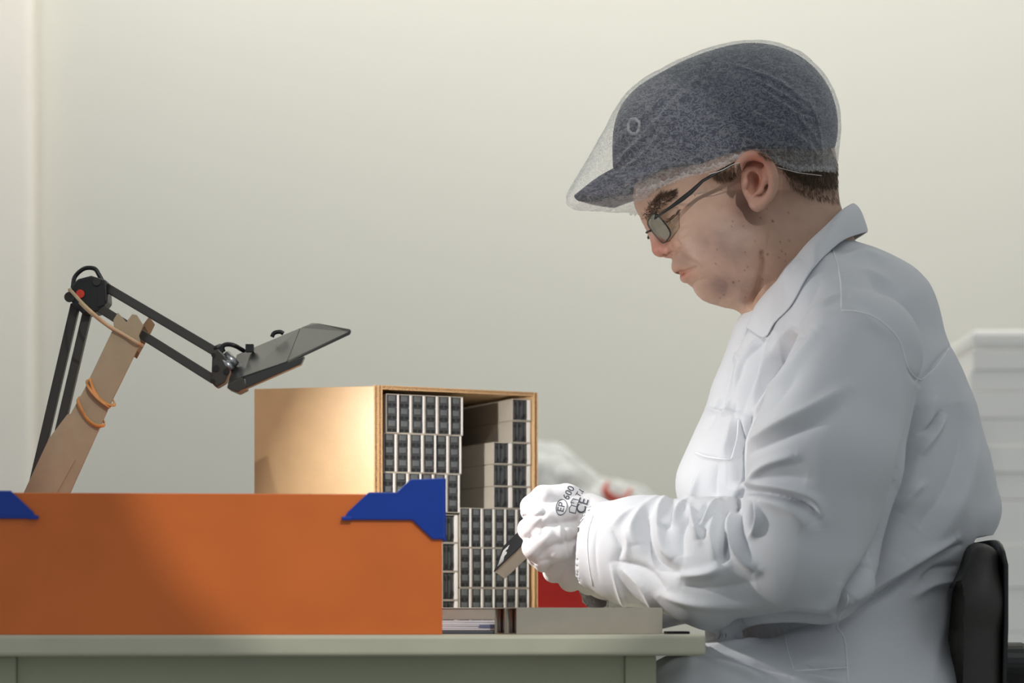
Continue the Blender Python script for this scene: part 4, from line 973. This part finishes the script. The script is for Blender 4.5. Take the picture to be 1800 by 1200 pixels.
def seam(pts, r=.0008, name='seam'):
    q = line_on(cb, pts, .0002, 6)
    # break at depth jumps
    run = [q[0]] if q else []
    m = MB(); ok_ = False
    for a in q[1:]:
        if (a-run[-1]).length < .03: run.append(a)
        else:
            if len(run) > 2: m.tube(run, r, 6); ok_ = True
            run = [a]
    if len(run) > 2: m.tube(run, r, 6); ok_ = True
    if ok_: mpm(m, name, M['seam'], coat)
seam([(1463, 439), (1472, 465), (1478, 500), (1479, 545)]); seam([(1479, 545), (1510, 548), (1545, 562), (1580, 597), (1595, 644), (1608, 662), (1620, 668)])
seam([(1620, 668), (1645, 645), (1668, 612)]); seam([(1489, 1044), (1489, 1060), (1471, 1098), (1485, 1125), (1491, 1200)]); seam([(1378, 1107), (1384, 1140), (1396, 1178)], name='pocket_seam'); seam([(1298, 738), (1295, 770), (1286, 806)], name='pocket_seam')
seam([(1222, 795), (1245, 803), (1284, 808)], name='pocket_seam'); seam([(1042, 905), (1033, 940), (1034, 985), (1042, 1030)], name='cuff_seam')
seam([(1396, 1178), (1440, 1176), (1489, 1173)], name='pocket_seam')

# collar -------------------------------------------------
inner = [(1322, 552), (1330, 535), (1352, 508), (1377, 482), (1400, 452), (1421, 427), (1450, 400), (1477, 373), (1498, 359)]
outer = [(1312, 577), (1343, 594), (1362, 567), (1390, 538), (1417, 490), (1437, 464), (1454, 446), (1484, 422), (1526, 408)]
yin = [.030, .036, .052, .064, .070, .070, .060, .040, 0]; yout = [.036, .046, .066, .082, .094, .094, .086, .062, 0]
def colrow(s, n=6):
    i_ = crv([P(a, b, YP-y) for (a, b), y in zip(inner, yin)], n); o_ = crv([P(a, b, YP-y) for (a, b), y in zip(outer, yout)], n)
    i_ = [Vector((q.x, YP+(q.y-YP)*(-s), q.z)) for q in i_]; o_ = [Vector((q.x, YP+(q.y-YP)*(-s), q.z)) for q in o_]; return i_, o_
def onc(px, py, y):
    h = hit(cb, px, py)[0]
    return max(y, YP-h.y+.004) if h is not None and abs(YP-h.y) < .15 else y
yout = [onc(a, b, y) if k < 8 else y for k, ((a, b), y) in enumerate(zip(outer, yout))]
yin = [max(y, min(onc(a, b, y), y+.03)) if k < 6 else y for k, ((a, b), y) in enumerate(zip(inner, yin))]
ri, ro = colrow(-1); si, so = colrow(1)
I_ = ri+si[::-1][1:]; O_ = ro+so[::-1][1:]; rows = []; nI = len(I_)
for k, (a, b) in enumerate(zip(I_, O_)):
    ws = math.sin(PI*k/(nI-1)); s_ = math.copysign(1, a.y-YP) if abs(a.y-YP) > 1e-4 else 0
    outw = Vector((.35, 0, .5)).lerp(Vector((0, s_, .4)), min(1, abs(a.y-YP)/.05)).normalized() if True else None
    low = a+Vector((0, (YP-a.y)*.12, -.018))
    rows.append([low, a-outw*.001, a+outw*.003, a.lerp(b, .3)+outw*.007, a.lerp(b, .65)+outw*(.006+.0015*math.sin(k*.9)), a.lerp(b, .95)+outw*.003, b+outw*.001])
o = solid(mpm(MB().grid(rows), 'collar', M['coat'], coat), .0022, 0); o.modifiers.new('ss', 'SUBSURF').levels = 1; o.modifiers['ss'].render_levels = 2
# front placket edge and button

# trousers and shoes
ftr = Field((.0, 2.36, .02), (.50, 2.88, .66), .006)
for s in (-1, 1):
    kx = P(1190, 0, YP).x; ftr.cap((kx, YP+.12*s, .637), (kx-.01, YP+.12*s, .10), .058, .045, .02); ftr.cap((kx, YP+.12*s, .637), (kx+.2, YP+.11*s, .645), .056, .055, .03)
ftr.D = np.maximum(ftr.D, .05-ftr.ax[2][None, None, :]+0*ftr.D)
Vt, Qt = ftr.net(); Vt = smooth(Vt, Qt, 2); tro = mp('trousers', Vt, Qt, M['trousers'])
for s in (-1, 1):
    fs_ = Field((kx-.30, YP+.12*s-.07, -.01), (kx+.09, YP+.12*s+.07, .13), .005)
    fs_.cap((kx-.01, YP+.12*s, .055), (kx-.17, YP+.12*s, .035), .050, .042, .01); fs_.D = np.maximum(fs_.D, .004-fs_.ax[2][None, None, :]+0*fs_.D)
    Vs, Qs = fs_.net(); mp('shoe', smooth(Vs, Qs, 1), Qs, M['shoe'])

# ------------------------------------------------------------ gloves
def glove(fld, fingers, palm, k=.004):
    fingers = [[(q[0], q[1], q[2]+.055, q[3]) for q in fg] for fg in fingers]; palm = [((a[0], a[1], a[2]+.055), (b[0], b[1], b[2]+.055), r1, r2, y_) for a, b, r1, r2, y_ in palm]
    for a, b, ra, rb_, ys in palm: fld.cap(P(*a), P(*b), ra, rb_, .010, ys)
    for fg in fingers: 
        pts = [P(*q[:3]) for q in fg]; rs = [q[3] for q in fg]
        for i in range(len(pts)-1): fld.cap(pts[i], pts[i+1], rs[i], rs[i+1], k)
# near glove
fg_ = Field(tuple(P(895, 1075, 2.555)-Vector((0, .05, 0))), tuple(P(1100, 830, 2.555)+Vector((0, .11, 0))), .0013)
L_f = [ # index, middle, ring, little, thumb (x, y, depth, radius)
 [(1000, 872, 2.500, .013), (955, 874, 2.492, .0125), (934, 890, 2.500, .0115), (940, 912, 2.530, .0100), (958, 930, 2.545, .0090)],
 [(1000, 900, 2.488, .013), (950, 908, 2.482, .0125), (930, 930, 2.490, .0118), (938, 948, 2.524, .0100), (955, 960, 2.542, .0092)],
 [(1000, 935, 2.488, .013), (958, 942, 2.482, .0125), (938, 962, 2.488, .0120), (945, 980, 2.518, .0100), (962, 984, 2.536, .0090)],
 [(1008, 962, 2.492, .0125), (975, 968, 2.488, .0115), (953, 980, 2.494, .0105), (955, 990, 2.515, .0090), (968, 992, 2.530, .0085)],
 [(1030, 892, 2.520, .015), (995, 872, 2.545, .0135), (955, 878, 2.560, .0115), (930, 900, 2.558, .0095)]]
L_p = [((1000, 905, 2.502), (1060, 930, 2.502), .0300, .0280, .62), ((1000, 945, 2.502), (1060, 950, 2.502), .0270, .0280, .66), ((1060, 938, 2.502), (1110, 950, 2.502), .0310, .0290, .8), ((975, 895, 2.500), (1010, 930, 2.500), .0240, .0300, .55)]
L_p += [((958, 900, 2.498), (1030, 920, 2.502), .0190, .0300, .62), ((960, 940, 2.498), (1030, 950, 2.502), .0170, .0290, .66)]
glove(fg_, L_f, L_p, .003)
V, Q = fg_.net(); V = smooth(V, Q, 8, .5)
N = normals(V, Q); V = V+N*(wob(V, 120, 21, 7)*.0003)[:, None]
V = folds(V, Q, [([(947, 905), (960, 900), (952, 885)], 3, -1.2), ([(920, 908), (938, 908), (953, 903)], 3.5, -3.0, 0), ([(928, 945), (945, 940), (956, 932)], 3.5, -2.6, 0), ([(955, 925), (948, 935), (946, 945)], 5, -1.6), ([(980, 905), (986, 940), (996, 975)], 5, 1.3), ([(990, 925), (996, 960), (1002, 985)], 3.5, -1.6), ([(960, 900), (950, 920), (955, 940)], 6, -1.4),
   ([(1005, 905), (1008, 950), (1010, 985)], 5, -1), ([(1020, 900), (1022, 945), (1020, 985)], 5, 1.3), ([(1035, 890), (1033, 930)], 4, -1), ([(935, 992), (955, 985), (975, 983)], 4, -1.2)], side=-.2)
gv = mp('glove', V, Q, M['glove']); gv['label'] = 'near glove with dark printed marks'; gb = bvh_of(V, Q)
fg2 = Field(tuple(P(905, 1085, 2.605)-Vector((0, .06, 0))), tuple(P(1110, 925, 2.605)+Vector((0, .12, 0))), .0013)
R_f = [[(1012, 968, 2.592, .012), (985, 985, 2.580, .0115), (974, 1004, 2.545, .0118), (976, 998, 2.520, .0110), (984, 985, 2.505, .0100)],
 [(1035, 985, 2.592, .0125), (1014, 1002, 2.580, .0125), (1003, 1018, 2.548, .0128), (1006, 1012, 2.520, .0120), (1010, 997, 2.508, .0110)],
 [(1055, 1000, 2.592, .0125), (1042, 1012, 2.580, .0120), (1035, 1025, 2.550, .0122), (1036, 1018, 2.522, .0112), (1038, 1003, 2.512, .0100)],
 [(1070, 1010, 2.592, .012), (1060, 1020, 2.575, .011), (1055, 1030, 2.550, .0105), (1057, 1024, 2.53, .0095), (1058, 1015, 2.522, .0085)],
 [(1050, 975, 2.600, .015), (1005, 955, 2.605, .0135), (965, 950, 2.600, .0115), (938, 958, 2.592, .0095)]]
R_p = [((1015, 985, 2.600), (1065, 1010, 2.605), .024, .025, .6), ((1065, 1010, 2.605), (1100, 1028, 2.625), .025, .024, .8)]
glove(fg2, R_f, R_p, .003)
V3, Q3_ = fg2.net(); V3 = smooth(V3, Q3_, 1, .4); g2 = mp('glove', V3, Q3_, M['glove']); g2['label'] = 'far glove under the near hand'; g2b = bvh_of(V3, Q3_)
# printing on the near glove: text laid on the knit
def printing(txt, px, py, size, rot, bvh=gb, parent=gv, name='printed_mark', squash=1, ofs=.0004, mt=M['ink']):
    cu = bpy.data.curves.new('t', 'FONT'); cu.body = txt; cu.size = size; cu.align_x = 'CENTER'; cu.align_y = 'CENTER'; cu.offset = size*.012
    o = bpy.data.objects.new('t', cu); COL.objects.link(o); dg = bpy.context.evaluated_depsgraph_get(); me = bpy.data.meshes.new_from_object(o.evaluated_get(dg)); bpy.data.objects.remove(o)
    bm = bmesh.new(); bm.from_mesh(me); bmesh.ops.subdivide_edges(bm, edges=[e for e in bm.edges if e.calc_length() > size*.15], cuts=2, use_grid_fill=True); bmesh.ops.triangulate(bm, faces=bm.faces[:])
    c, s = math.cos(rot), math.sin(rot)
    for v in bm.verts:
        x, y = v.co.x*squash, v.co.y; h = hit(bvh, px+(x*c-y*s), py-(x*s+y*c), ofs)[0]
        v.co = (h if h is not None else P(px, py, 2.54)+Vector((0, .02, 0)))-man.location
    bm.to_mesh(me); bm.free(); return link(name, me, mt, parent)
R = math.radians
printing('600', 1000, 866, 17, R(62)); printing('T.D', 1021, 864, 13, R(55)); printing('EP', 987, 891, 17, R(78)); printing('CE', 1024, 889, 24, R(72), squash=.95)
def ringmark(c, rx, ry, rot, n=28, r=.00045, close=True, pts=None):
    q = []
    if pts is None: pts = [(rx*math.cos(2*PI*k/n), ry*math.sin(2*PI*k/n)) for k in range(n+1)]
    for x, y in pts:
        h = hit(gb, c[0]+x*math.cos(rot)-y*math.sin(rot), c[1]-(x*math.sin(rot)+y*math.cos(rot)), .0003)[0]
        if h is not None: q.append(h)
    if len(q) > 3: m = MB(); m.tube(q, r, 5); mpm(m, 'printed_mark', M['ink'], gv)
ringmark((987, 891), 14, 9.5, R(78)); 
bk = [(-12, -6), (0, -5), (12, -6), (12, 5), (6, 7), (0, 5), (-6, 7), (-12, 5), (-12, -6)]
dense = []
for a, b in zip(bk[:-1], bk[1:]): dense += [(a[0]+(b[0]-a[0])*t/4, a[1]+(b[1]-a[1])*t/4) for t in range(4)]
ringmark((1009, 889), 0, 0, R(75), pts=dense+[bk[-1]]); ringmark((1009, 889), 0, 0, R(75), pts=[(0, 5-2.5*t) for t in range(5)]); printing('i', 1006, 883, 11, R(75))

# ------------------------------------------------------------ the pack in his hands
pa = Vector((49, -60, 45)).normalized(); pw = Vector((17, 50, 48)); pw = (pw-pa*pw.dot(pa)).normalized(); pc = -pa.cross(pw).normalized()
if pc.x < 0: pc = -pc
O0 = P(868, 1004, 2.635)
hpk = empty('held_pack', O0, 'small black-topped grey pack held in both gloved hands', 'pack')
hpk.rotation_euler = Matrix((pw, pa, pc)).transposed().to_euler()
Lh, Wh, Th = .085, .042, .0150
bevel(MB().box(0, Wh, 0, Lh, .0008, Th).build('sleeve', M['greyboard'], hpk), .0004)
bevel(MB().box(-.0003, Wh+.0003, -.0003, Lh, 0, .0007).build('black_label', M['packblack'], hpk), .0001)
m = MB()
for r_ in range(8):
    y0_ = .004+r_*.0034; x_ = .006
    while x_ < .018-(r_ % 3)*.002:
        w_ = random.uniform(.0012, .004); m.box(y0_, y0_+(.0014 if r_ > 1 else .0009), x_, x_+w_, -.0003, -.0001); x_ += w_+.0007
o = m.build('printed_lines', M['inkw'], hpk); o['kind'] = 'stuff'
